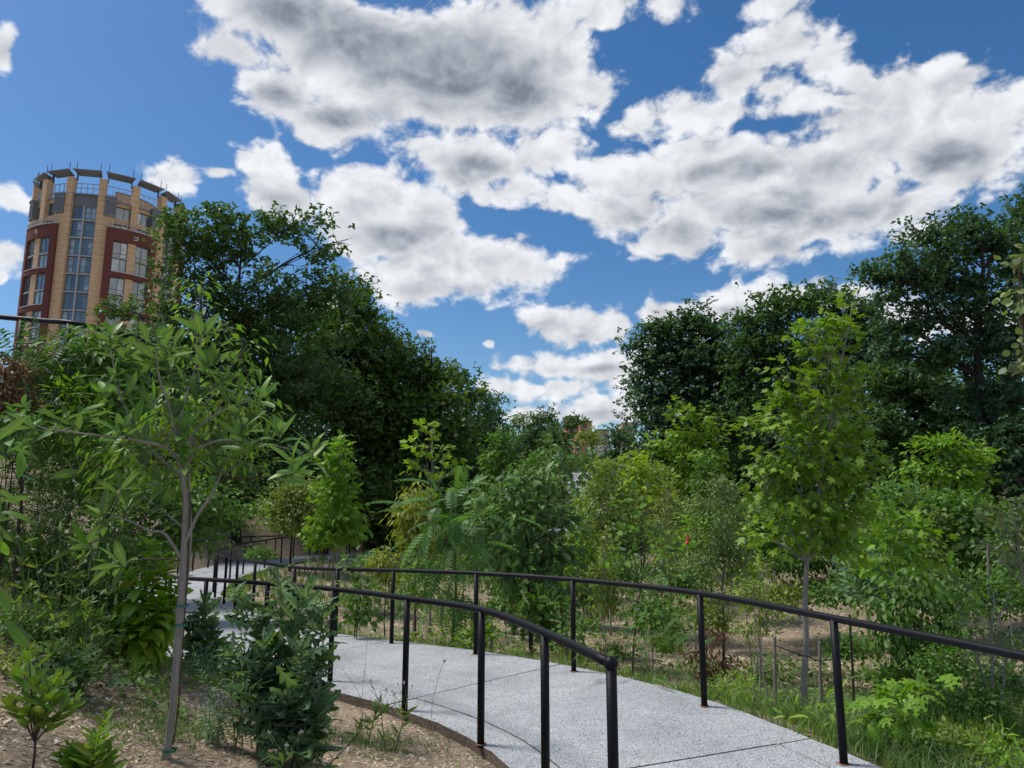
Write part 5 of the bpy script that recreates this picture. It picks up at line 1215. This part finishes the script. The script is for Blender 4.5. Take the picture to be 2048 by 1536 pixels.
for i, (px, py) in enumerate(ROS):
    dy = RNG.normal(0, .16); c = np.array(W(px, py, MY+dy)); d = np.linalg.norm(LPm-c, axis=1)+np.maximum(0, LPm[:, 2]-c[2])*1.5
    q = LPm[d.argmin()]; ln = np.linalg.norm(q-c)
    if ln > .04: 
        B_ = bez(q, c, .05*ln, 6, .05*ln); tw.tube(B_, np.linspace(.0052, .0028, 6), 6)
        ax = unit((B_[-1]-B_[-3])*1.0+np.array([0, 0, .08]))
    else: ax = np.array([0, 0, 1.])
    n = int(RNG.integers(7, 11)); u = unit(np.cross(ax, [.3, .8, .1])); v = np.cross(ax, u)
    for k in range(n):
        a = k*2.4+RNG.normal(0, .25); tl = .25+.85*k/n+RNG.normal(0, .12)      # young ones upright in the middle
        dr = ax*math.cos(tl*1.25)+(u*math.cos(a)+v*math.sin(a))*math.sin(tl*1.25)
        P.append(c-ax*.012*k); D.append(dr); Nv.append(ax*.8+np.array([0, 0, .5])+RNG.normal(0, .2, 3)); Sz.append((.11+.085*min(1, k/3))*(.85+.35*RNG.random()))
tag(tw.build('twigs', 'stem_dark', mag, smooth=True), kind='stuff')
emit(mag, 'magnolia', np.array(P), np.array(D), np.array(Nv), np.array(Sz)*.95, 'leaf_magnolia', cap=300, alt=['magnolia_b', 'magnolia_c'])
print('magnolia leaves', len(P))

# ------------------------------------------------------------------ stalked herbs and shrubs with their own leaves
def stalk(name, label, cat, px, py, tops, leaf, m, size, nleaf, stem='stem_green', sr=.004, z=None, droop=.3, arr='spiral', group=None, alt=None, spread=.04, lo=.05, grow=1., upn=.5, cap=300, fork=0.):
    """plant with one or several stems; tops = [(px, py, dy)] tip pixels; leaves spiral up each stem"""
    b = np.array(onz(px, py, z if z is not None else .2)); 
    for _ in range(4): b = np.array(onz(px, py, gz(b[0], b[1])))
    t = thing(name, label, cat, b, group); mb = MB(); P = []; D = []; Nv = []; Sz = []
    J = None
    if fork:
        ce = np.mean([np.array(W(a_, b_, b[1]+c_)) for a_, b_, c_ in tops], axis=0); J = b*(1-fork)+ce*fork; mb.tube([b-[0, 0, .02], b*.5+J*.5+[.006, 0, 0], J], [sr*1.5, sr*1.3, sr*1.1], 7)
    for (tx, ty, dy) in tops:
        e = np.array(W(tx, ty, b[1]+dy)); s0 = (b+np.r_[RNG.normal(0, spread, 2), -.01]) if J is None else J-(J-b)*.25*RNG.random()
        Q = bez(s0, e, .1*np.linalg.norm(e-s0), 10, .03*np.linalg.norm(e-s0)); mb.tube(Q, np.linspace(sr, sr*.4, 10), 6)
        H = np.linalg.norm(e-s0); nl = max(3, int(nleaf/len(tops)))
        for k in range(nl):
            f = lo+(1-lo)*(k+.5)/nl; x = f*9; i = min(8, int(x)); p = Q[i]*(1-(x-i))+Q[i+1]*(x-i); ax = unit(Q[i+1]-Q[i])
            a = k*2.4+RNG.normal(0, .3); r = np.array([math.cos(a), math.sin(a), 0])
            upd = .25+.9*f**2
            P.append(p); D.append(unit(r+ax*upd-np.array([0, 0, droop*(1-f)]))); Nv.append(np.array([0, 0, upn])+ax*.4-r*.1*f+RNG.normal(0, .25+(.35 if 'lettuce' in leaf else 0), 3))
            Sz.append(size*(.75+.5*RNG.random())*(1-.5*f**3*grow)*(0.7+.6*math.sin(math.pi*min(1, f*.8+.15))))
    mb.build('stem', stem, t, smooth=True)
    emit(t, leaf, np.array(P), np.array(D), np.array(Nv), np.array(Sz), m, cap=cap, alt=alt)
    for ch in t.children:
        if ch.name.startswith('foliage'): ch['kind'] = 'stuff'
    return t, b
stalk('prickly_lettuce', 'large bushy prickly lettuce with jagged blue green leaves before the rail', 'wild lettuce', 560, 1528,
 [(472,1180,.1),(560,1145,.2),(618,1170,.0),(650,1210,.15),(530,1280,-.1),(600,1290,-.2),(462,1300,0),(520,1215,.2),(645,1310,.1),(490,1380,-.2),(570,1390,-.25),(640,1400,-.1)], 'lettuce', 'leaf_lettuce', .155, 460, z=.1, sr=.008, alt=['lettuce_b', 'lettuce_c'], spread=.13, grow=.25, lo=.12, droop=.15, stem='stem_green')
stalk('prickly_lettuce', 'smaller jagged leaved wild lettuce in front of the path edge right of the trunk', 'wild lettuce', 385, 1350,
 [(410,1195,.1),(395,1230,.2),(425,1250,.1),(440,1290,0)], 'lettuce', 'leaf_lettuce', .22, 160, z=.1, sr=.006, alt=['lettuce_b', 'lettuce_c'], spread=.12)
stalk('dogwood_bush', 'yellow green bush with hanging pointed leaves behind the magnolia trunk', 'shrub', 290, 1335,
 [(330,1110,0),(300,1150,.2),(345,1120,.1),(320,1190,-.1),(240,1220,.1),(225,1250,0),(270,1240,-.15),(350,1200,.1),(300,1085,.1),(365,1150,.1),(260,1150,.2)], 'dogwood', 'leaf_dogwood', .15, 420, z=.15, sr=.006, stem='bark_brown', droop=1.2, lo=.2, spread=.1, grow=.2)
stalk('blossoming_seedling', 'small seedling with yellow green leaves and tiny buds at the bottom left', 'seedling', 62, 1560,
 [(55,1290,0),(30,1330,.1),(110,1350,-.05),(150,1400,0),(20,1400,0),(130,1345,.1)], 'magnolia_b', 'leaf_seedling', .115, 90, z=.3, sr=.005, stem='stem_dark', lo=.15, fork=.45, spread=.005, droop=-.2)
stalk('blossoming_seedling', 'bushy seedling with reddish tipped leaves cut by the bottom edge', 'seedling', 175, 1600,
 [(215,1425,0),(140,1490,.1),(190,1470,-.1),(220,1500,0),(120,1510,0),(165,1500,.1)], 'magnolia_b', 'leaf_seedling', .10, 150, z=.3, sr=.005, stem='stem_dark', lo=.2, spread=.04, droop=-.2)
stalk('feathery_weed', 'fine feathery upright weed between the trunk and the big lettuce', 'weed', 432, 1490,
 [(385,1290,.1),(400,1340,0),(440,1300,0),(470,1340,.1),(425,1380,-.1),(455,1400,0),(395,1400,0)], 'narrow', 'leaf_blue', .05, 300, z=.15, sr=.003, spread=.06)
stalk('feathery_weed', 'tall fine leaved green weed growing through the big lettuce', 'weed', 490, 1500,
 [(500,1190,.1),(480,1250,0),(520,1200,.2),(460,1330,0)], 'narrow', 'leaf_green', .055, 300, z=.12, sr=.004, spread=.05)
stalk('whorled_weed', 'coarse weed with toothed basal leaves below the flowering stems', 'weed', 130, 1385,
 [(60,1290,0),(120,1280,.1),(180,1300,0),(150,1330,-.1),(90,1320,.1)], 'lettuce_b', 'leaf_lettuce', .15, 80, z=.4, sr=.005, spread=.15, lo=.0, droop=.2)
# flowering stems with fluffy heads
def flower_stems(label, spots, group):
    for i, (px, py, tx, ty) in enumerate(spots):
        b = np.array(onz(px, py, .4))
        for _ in range(4): b = np.array(onz(px, py, gz(b[0], b[1])))
        e = np.array(W(tx, ty, b[1]+RNG.normal(0, .1))); t = thing('flowering_weed', label[i] if len(label) > 1 else label[0], 'weed', b, group)
        mb = MB(); Q = bez(b-[0, 0, .02], e, .15*np.linalg.norm(e-b), 8, .04); mb.tube(Q, np.linspace(.0045, .0016, 8), 5)
        tips = [e]
        for k in range(5):
            q = Q[RNG.integers(4, 8)]; e2 = q+np.array([RNG.normal(0, .07), RNG.normal(0, .07), .05+.10*RNG.random()]); mb.tube(bez(q, e2, -.01, 4), [.0015, .0013, .0012, .001], 4); tips.append(e2)
        mb.build('stem', 'stem_green', t, smooth=True)
        for k, q in enumerate(tips):
            if k % 2 == 0:
                n = 7; emit(t, 'kite_narrow', np.repeat(q[None], n, 0), unit(RNG.normal(0, 1, (n, 3))+[0, 0, .4]), RNG.normal(0, 1, (n, 3)), np.full(n, .020), 'petal', rest='flower')
            else:
                m2 = MB(); m2.tube([q-[0, 0, .004], q+[0, 0, .004], q+[0, 0, .012]], [.002, .005, .003], 6); m2.build('bud', 'stem_green', t)
        n = 16; kk = RNG.integers(0, 6, n); emit(t, 'narrow', Q[kk]+RNG.normal(0, .004, (n, 3)), unit(RNG.normal(0, 1, (n, 3))*[1, 1, .3]+[0, 0, .8]), RNG.normal(0, 1, (n, 3)), .06+.05*RNG.random(n), 'grass_green', rest='narrow_leaves')
sp_ = [(100,1380,128,985),(130,1375,100,1040),(150,1370,150,1005),(160,1360,200,1010),(90,1380,60,1080),(120,1370,175,1060),(180,1360,215,1090),(140,1380,120,1110),(170,1370,190,1120),(70,1380,35,1075),
       (110,1370,90,1150),(150,1380,240,1165),(60,1390,20,1120),(190,1360,170,1180),(80,1380,75,1200),(130,1365,140,1050),(175,1365,160,1130),(200,1350,235,1060),(50,1380,50,1010),(95,1360,110,1230)]
ORD = 'first second third fourth fifth sixth seventh eighth ninth tenth eleventh twelfth thirteenth fourteenth fifteenth sixteenth seventeenth eighteenth nineteenth twentieth'.split()
sp_.sort(key=lambda q: q[2])
flower_stems(['%s tall white flowering stem from the left picture edge in the weed clump' % ORD[i] for i in range(len(sp_))], sp_, 'flowering weeds at the left')
sp2 = [(735,1490,760,1395),(770,1500,745,1375),(700,1480,790,1410),(790,1500,815,1400),(650,1530,735,1435),(610,1560,590,1500),(555,1580,575,1490)]
sp2.sort(key=lambda q: q[2])
flower_stems(['%s low thin weed stem from the left in front of the near path edge' % ORD[i] for i in range(len(sp2))], sp2, 'low weeds along the near path edge')
# single seed head leaning over the slab
b = np.array(onz(862, 1462, 0.)); b[2] = gz(b[0], b[1]); t = thing('seed_head', 'single thin stem with a round seed head in front of the slab', 'seed head', b); e = W(889, 1322, b[1]-.02)
Q = crom([b, W(862,1440,b[1]), W(866,1400,b[1]), W(878,1350,b[1]), e], 4); mb = MB(); mb.tube(Q, .0016, 5); mb.build('stem', 'stem_dark', t)
mb = MB(); 
for a_ in range(6):
    mb.tube([e+Vector((0, 0, -.010)), e+Vector((0, 0, -.005)), e, e+Vector((0, 0, .005)), e+Vector((0, 0, .009))], [.003, .009, .011, .009, .003], 8); break
mb.build('head', 'stem_green', t, smooth=True)
b = np.array(onz(726, 1420, 0.)); b[2] = gz(b[0], b[1]); t = thing('dry_stalk', 'thin dark arching grass stalk in front of the slab', 'grass stalk', b)
for tips in ([(724,1400),(730,1330),(735,1275)], [(722,1400),(705,1365),(682,1335)]):
    mb = MB(); mb.tube(crom([b]+[W(x, y, b[1]) for x, y in tips], 4), .0014, 5); mb.build('blade', 'stem_dark', t)

# ------------------------------------------------------------------ stakes, straps, flags, tags, stones
def stake(px, py, top, Y, label, r=.018, m='wood_stake'):
    b = np.array(W(px, py, Y)); b[2] = gz(b[0], b[1]); e = np.array(W(top[0], top[1], Y))
    t = thing('wooden_stake', label, 'stake', b, 'wooden tree stakes'); mb = MB(); mb.tube([b-[0, 0, .05], b*.5+e*.5, e], [r, r*.97, r*.95], 9); mb.tube([e, e+[0, 0, .012]], [r*.95, r*.6], 9); mb.build('shaft', m, t); 
    return t, e
YM = 7.9
s1, e1 = stake(1552, 1445, (1549,1275), 7.6, 'tall grey stake left of the large maple trunk carrying a dark strap')
s2, e2 = stake(1641, 1410, (1639,1285), 8.3, 'grey stake half hidden by the near rail post')
stake(983, 1330, (983,1245), 10.2, 'short stake behind the fourth rail post', .022)
stake(1131, 1340, (1131,1265), 9.6, 'dark weathered stake leaning near the third rail post', .02)
stake(1897, 1440, (1893,1357), 8.2, 'short stake with a dark strap at the right below the rail', .016)
stake(1975, 1300, (1975,1090), 10.0, 'thin tall grey stake with green ties among the right hand shrubs', .016)
stake(1700, 1300, (1699,1230), 9.3, 'dark stake behind the near rail post foot', .014, 'bark_dark')
def strap(pts, label, r=.006):
    P = crom(pts, 6); t = thing('tree_strap', label, 'strap', tuple(P[0])); mb = MB(); mb.tube(P, r, 6); mb.build('webbing', 'black_strap', t)
    for k in (len(P)//3, 2*len(P)//3): 
        mb = MB(); p = P[k]; mb.tube([p+[-.02, 0, .006], p, p+[.014, 0, -.01]], [.006, .014, .006], 6); mb.build('knot', 'black_strap', t)
    return t
q = lambda x, y, Y: np.array(W(x, y, Y))
strap([q(1548,1291,7.58), q(1575,1300,7.7), q(1600,1310,7.82), q(1616,1313,7.82), q(1630,1320,8.0), q(1645,1322,8.1), q(1670,1318,8.3)], 'dark strap tying the large maple to its stakes')
strap([q(1893,1371,8.2), q(1920,1378,8), q(1960,1390,7.8), q(2000,1398,7.6)], 'dark strap running to the bare shrub at the right', .004)
strap([q(983,1262,10.2), q(1030,1268,10.3), q(1080,1272,10.4), q(1131,1278,9.6)], 'dark strap between the two short stakes behind the rail', .005)
strap([q(1400,1357,9), q(1440,1362,8.8), q(1490,1370,8.6)], 'dark strap low behind the withered shrub', .005)
strap([q(0,1135,6), q(40,1138,6), q(100,1140,6.1), q(180,1135,6.2)], 'thin dark line strung behind the flowering weeds', .004)
def flag(px, pb, pt, Y, label, m='orange_flag'):
    b = np.array(W(px, pb, Y)); b[2] = gz(b[0], b[1]); e = np.array(W(px+2, pt, Y)); rl_ = {'orange_flag': .30, 'red_flag': .16}[m]; t = thing('marker_flag', label, 'marker', b); mb = MB(); mb.tube([b, e], .0025, 5); mb.build('wire', 'white_tag', t)
    mb = MB(); h = rl_/.65; P = crom([e, e+[.02, 0, -h*.2], e+[-.005, .02, -h*.35], e+[.015, 0, -h*.5], e+[-.02, 0, -h*.65]], 4); mb.tube(P, np.linspace(.014, .022, len(P)), 4); mb.build('ribbon', m, t)
flag(1213, 1250, 1185, 13, 'orange ribbon marker on a thin wire in the mulch field')
flag(1372, 1110, 1068, 12, 'small red ribbon hanging in the sweetbay sapling', 'red_flag')
for (px, py, Y, lab) in ((1278,1218,9.3,'white plastic tag hanging on the thin sweetbay trunk'),(1640,1455,6.0,'')):
    if lab:
        c = np.array(W(px, py, Y)); t = thing('plant_tag', lab, 'tag', c); mb = MB(); mb.box(c, (.11, .003, .022), .2); mb.build('card', 'white_tag', t); mb = MB(); mb.tube([c+[-.05, 0, 0], c+[-.09, .02, .04]], .002, 4); mb.build('string', 'white_tag', t)
def rock(px, py, s, label, m='stone_pale', z=.25, g=None):
    b = np.array(onz(px, py, z))
    for _ in range(4): b = np.array(onz(px, py, gz(b[0], b[1])))
    n, k = 7, 10; V = [(0, 0, -.3*s)]; r0 = random.Random(px)
    for i in range(1, n):
        a = math.pi*(1-i/n)
        for j in range(k):
            q_ = s*(.8+.35*r0.random()); V.append((q_*math.sin(a)*math.cos(j*2*math.pi/k)*1.3, q_*math.sin(a)*math.sin(j*2*math.pi/k), q_*math.cos(a)*.6))
    V.append((0, 0, .6*s)); f = [(0, 1+(j+1) % k, 1+j) for j in range(k)]
    for i in range(n-2): f += [(1+i*k+j, 1+i*k+(j+1) % k, 1+(i+1)*k+(j+1) % k, 1+(i+1)*k+j) for j in range(k)]
    f += [(1+(n-2)*k+j, 1+(n-2)*k+(j+1) % k, len(V)-1) for j in range(k)]
    mb = MB(); mb.add(np.array(V)+b+[0, 0, s*.15], f); mb.build('stone', m, loc=b, label=label, cat='stone', group=g or 'pale stones in the mulch')
for px, py, s, lab in [(155,1452,.038,'largest pale chalky stone in the mulch at the bottom left'),(192,1430,.018,'small white stone just above the largest one'),(101,1522,.022,'pale stone beside the left seedling'),(88,1500,.018,'small flat stone near the seedling stem'),
  (278,1340,.02,'pale stone at the top of the mulch left of the trunk'),(228,1352,.014,'small grey stone in the middle of the mulch'),(62,1440,.02,'grey stone at the left edge'),(648,1525,.02,'white fluffy looking stone under the big lettuce'),
  (120,1540,.02,'pale stone at the bottom edge left of the bushy seedling'),(263,1378,.016,'dark small stone left of the trunk'),(690,1500,.013,'tiny white stone in front of the path edge')]: rock(px, py, s, lab)
for px, py, s, lab in [(1440,1405,.03,'pale rubble stone beyond the path edge'),(1250,1262,.05,'grey stone in the mulch field'),(615,1168,.05,'heap of grey gravel left of the first saplings'),(596,1172,.04,'small grey gravel stone'),(632,1164,.04,'pale gravel stone at the right of the gravel heap')]: rock(px, py, s, lab, z=-.8, g='stones in the valley')

# ------------------------------------------------------------------ ground stuff nobody could count
def scatter(n, x0, x1, y0, y1, f=None):
    x = RNG.uniform(x0, x1, n*3); y = y0+(y1-y0)*RNG.random(n*3)**1.4
    dm = np.min(np.hypot(x[:, None]-CEN_E[None, ::4, 0], y[:, None]-CEN_E[None, ::4, 1]), axis=1); ok = dm > 1.22
    if f is not None: ok &= f(x, y)
    x, y = x[ok][:n], y[ok][:n]; return np.stack([x, y, ground(x, y)], 1)
def chips(name, P, smin, smax, m):
    n = len(P); a = RNG.uniform(0, math.pi*2, n); L_ = RNG.uniform(smin, smax, n); Wd = L_*RNG.uniform(.2, .5, n); h = L_*.14
    base = np.array([(-1,-1,0),(1,-1,0),(1,1,0),(-1,1,0),(-.8,-.7,1),(.85,-.75,1),(.7,.8,1),(-.75,.7,1)], float)*.5
    base[4:, 2] = 1; base[:4, 2] = -.3
    V = base[None]*np.stack([L_, Wd, h], 1)[:, None]; tl = RNG.normal(0, .22, (n, 1)); V = np.stack([V[..., 0], V[..., 1], V[..., 2]+V[..., 0]*tl], -1)
    c, s_ = np.cos(a)[:, None], np.sin(a)[:, None]; V = np.stack([V[..., 0]*c-V[..., 1]*s_, V[..., 0]*s_+V[..., 1]*c, V[..., 2]], -1)+P[:, None]
    f = np.array([(4,5,6,7),(0,1,5,4),(1,2,6,5),(2,3,7,6),(3,0,4,7)]); FF = (f[None]+np.arange(n)[:, None, None]*8).reshape(-1, 4)
    tag(mesh_np(name, V.reshape(-1, 3), FF, m), kind='stuff')
lf = lambda x, y: x < 1.2-y*.0
for i, (m, n) in enumerate((('chip_a', 8500), ('chip_b', 7500), ('chip_c', 4500))):
    chips('wood_chips', scatter(n, -6, .6, 2.6, 9), .010, .045, m)
    chips('wood_chips', scatter(n//2, -4, 9, 8, 24), .03, .10, m)
kk = RNG.integers(40, len(CEN)-80, 520); sd_ = np.where(RNG.random(520) < .6, 1, 0); fr = np.where(sd_, 1-.12*RNG.random(520)**2, .02+.22*RNG.random(520)**1.5)[:, None]
pl = edge_in[kk]*(1-fr)+edge_out[kk]*fr+RNG.normal(0, .05, (520, 3))*[1, 1, 0]; pl[:, 2] += .003
chips('path_litter', pl, .006, .022, 'chip_b')
def blades(name, P, hmin, hmax, wd, m, lean=.5, clump=1, bent=.35):
    P = np.repeat(P, clump, 0)+RNG.normal(0, .02, (len(P)*clump, 3))*[1, 1, 0]; n = len(P); h = RNG.uniform(hmin, hmax, n); a = RNG.uniform(0, 2*math.pi, n)
    d = np.stack([np.cos(a), np.sin(a), 0*a], 1); s_ = np.stack([-np.sin(a), np.cos(a), 0*a], 1)*wd; l = (RNG.random(n)*lean)[:, None]; H = h[:, None]*np.array([0, 0, 1.])
    v = [P-s_, P+s_, P+s_*.8+d*l*h[:, None]*.35+H*.55, P-s_*.8+d*l*h[:, None]*.35+H*.55, P+d*l*h[:, None]*(1+bent)+H*(1-.25*l)]
    V = np.stack(v, 1).reshape(-1, 3); f = np.array([(0,1,2),(0,2,3),(3,2,4)]); FF = (f[None]+np.arange(n)[:, None, None]*5).reshape(-1, 3)
    o = mesh_np(name, V, FF, m, rnd=np.repeat(RNG.random(n), 5)); tag(o, kind='stuff'); return o
patch = lambda sc, th, sd: (lambda x, y: fbm2(x, y, sc, sd) > th)
blades('weeds', scatter(500, -5, .5, 2.8, 8, patch(1.6, .30, 3)), .02, .06, .0025, 'grass_weed', .9, 5)
blades('weeds', scatter(9000, -6, 9, 8, 22, patch(.8, -.05, 4)), .04, .15, .004, 'grass_weed', 1.1, 2)
blades('weeds', scatter(4000, -8, 16, 18, 50, patch(.5, -.3, 5)), .12, .4, .015, 'grass_weed', .8, 4)
# weeds hugging the path's far edge
kk = RNG.integers(0, len(edge_in)-60, 2400); pe = edge_in[kk]-Nn[kk]*(.02+.55*RNG.random((len(kk), 1))**1.5); pe[:, 2] = ground(pe[:, 0], pe[:, 1]); sel = fbm2(pe[:, 0], pe[:, 1], 2.2, 6) > -.15
blades('edge_weeds', pe[sel], .05, .22, .004, 'grass_green', .8, 4)
ko = RNG.integers(0, 130, 700); po = edge_out[ko]+Nn[ko]*(.03+.35*RNG.random((len(ko), 1))**1.5); po[:, 2] = ground(po[:, 0], po[:, 1]); sel = fbm2(po[:, 0], po[:, 1], 3.0, 8) > .1
blades('edge_weeds', po[sel], .03, .12, .003, 'grass_green', .9, 4)
gp = scatter(700, -5.5, -2.6, 5.6, 9.5, lambda x, y: (x < -2.2-(y-5.5)*.35)); blades('slope_grass', gp, .06, .22, .003, 'grass_green', .9, 5)
# grey green cover round the magnolia foot
gc = np.array(onz(340, 1470, .22)); gp = gc+RNG.normal(0, 1, (420, 3))*[.20, .22, 0]; gp = gp[(gp[:, 1] > 3.2)]; gp[:, 2] = ground(gp[:, 0], gp[:, 1]); blades('ground_cover', gp, .015, .055, .003, 'grass_weed', 1.3, 5)
gp = np.array(onz(710, 1470, 0))+RNG.normal(0, 1, (500, 3))*[.4, .25, 0]; dm = np.min(np.hypot(gp[:, None, 0]-CEN_E[None, ::4, 0], gp[:, None, 1]-CEN_E[None, ::4, 1]), axis=1); gp = gp[dm > 1.22]; gp[:, 2] = ground(gp[:, 0], gp[:, 1]); blades('ground_cover', gp, .02, .07, .0025, 'grass_weed', 1.2, 3)
def leaf_cover(name, P, h, sz, m):
    n = len(P); P = P.copy(); hh = (fbm2(P[:, 0], P[:, 1], 2.3, 12)*.5+.6)*h; P[:, 2] += np.clip(hh, .02, None)*RNG.random(n)
    D = RNG.normal(0, 1, (n, 3)); D[:, 2] = .3*D[:, 2]+.1; Nv = RNG.normal(0, .4, (n, 3))+[0, 0, 1]
    o = emit(None, 'kite', P, unit(D), Nv, sz*(.6+.8*RNG.random(n)), m, rest=name); tag(o, kind='stuff')
leaf_cover('ground_cover', scatter(6500, -5, 12, 10, 30, patch(.55, .12, 14)), .38, .085, 'leaf_green')
leaf_cover('ground_cover', scatter(6000, -5, 14, 11, 30, patch(.7, .2, 15)), .45, .085, 'leaf_olive')
leaf_cover('ground_cover', scatter(9000, -4, 16, 26, 60, patch(.3, -.3, 16)), .8, .16, 'leaf_green')
leaf_cover('ground_cover', scatter(9000, 3.4, 10, 4, 11, patch(1.1, -.05, 17)), .30, .05, 'leaf_green')
leaf_cover('ground_cover', scatter(5000, 3.0, 9, 4.4, 10, patch(1.3, .15, 18)), .35, .06, 'leaf_oak')
leaf_cover('ground_cover', scatter(2500, -5.5, -2.0, 5.2, 9.5, patch(1.5, 0, 19)), .25, .05, 'leaf_green')
# meadow right of the path
blades('meadow_grass', scatter(4200, 2.4, 9, 3.6, 9.5, patch(1.2, -.25, 9)), .06, .30, .004, 'grass_weed', .9, 5)
blades('meadow_grass', scatter(1500, 2.4, 9, 3.6, 9.5, patch(1.4, .0, 10)), .08, .34, .005, 'grass_green', .8, 4)
# tall reed grass clumps
def clump(px, Y, label, n, h, m='grass_green', wd=.006):
    b = np.array(W(px, 1200, Y)); b[2] = gz(b[0], b[1]); P = b+RNG.normal(0, 1, (n, 3))*[.16, .12, 0]; P[:, 2] = ground(P[:, 0], P[:, 1])
    t = thing('tall_grass', label, 'grass clump', b, 'tall grass clumps'); o = blades('grass_blades', P, h*.5, h, wd, m, .35, 3); o.parent = t; o.location = (-b[0], -b[1], -b[2]); o['kind'] = 'stuff'
clump(1880, 7.6, 'bright tall grass clump between the short stake and the bare shrub', 150, .62)
clump(1935, 7.8, 'second bright tall grass clump touching the bare shrub', 150, .6)
clump(1910, 7.2, 'lower front grass clump at the right below the rail', 120, .45)
clump(1790, 9.8, 'blue green grass tuft under the dogwood', 90, .6, 'leaf_blue')
clump(1860, 9.6, 'yellow green arching grass behind the dogwood', 150, .8)
clump(1420, 9.2, 'thin grass tuft at the withered shrub', 60, .3)
clump(1225, 13, 'small grass tuft near the orange marker', 60, .4); clump(1150, 12, 'small grass tuft behind the third post', 60, .4)
clump(1075, 16, 'pale grass tuft in the mulch field', 60, .4); clump(1330, 14, 'grass tuft below the sweetbay', 70, .5)
print('STATS', STATS, 'objects', len(bpy.data.objects))
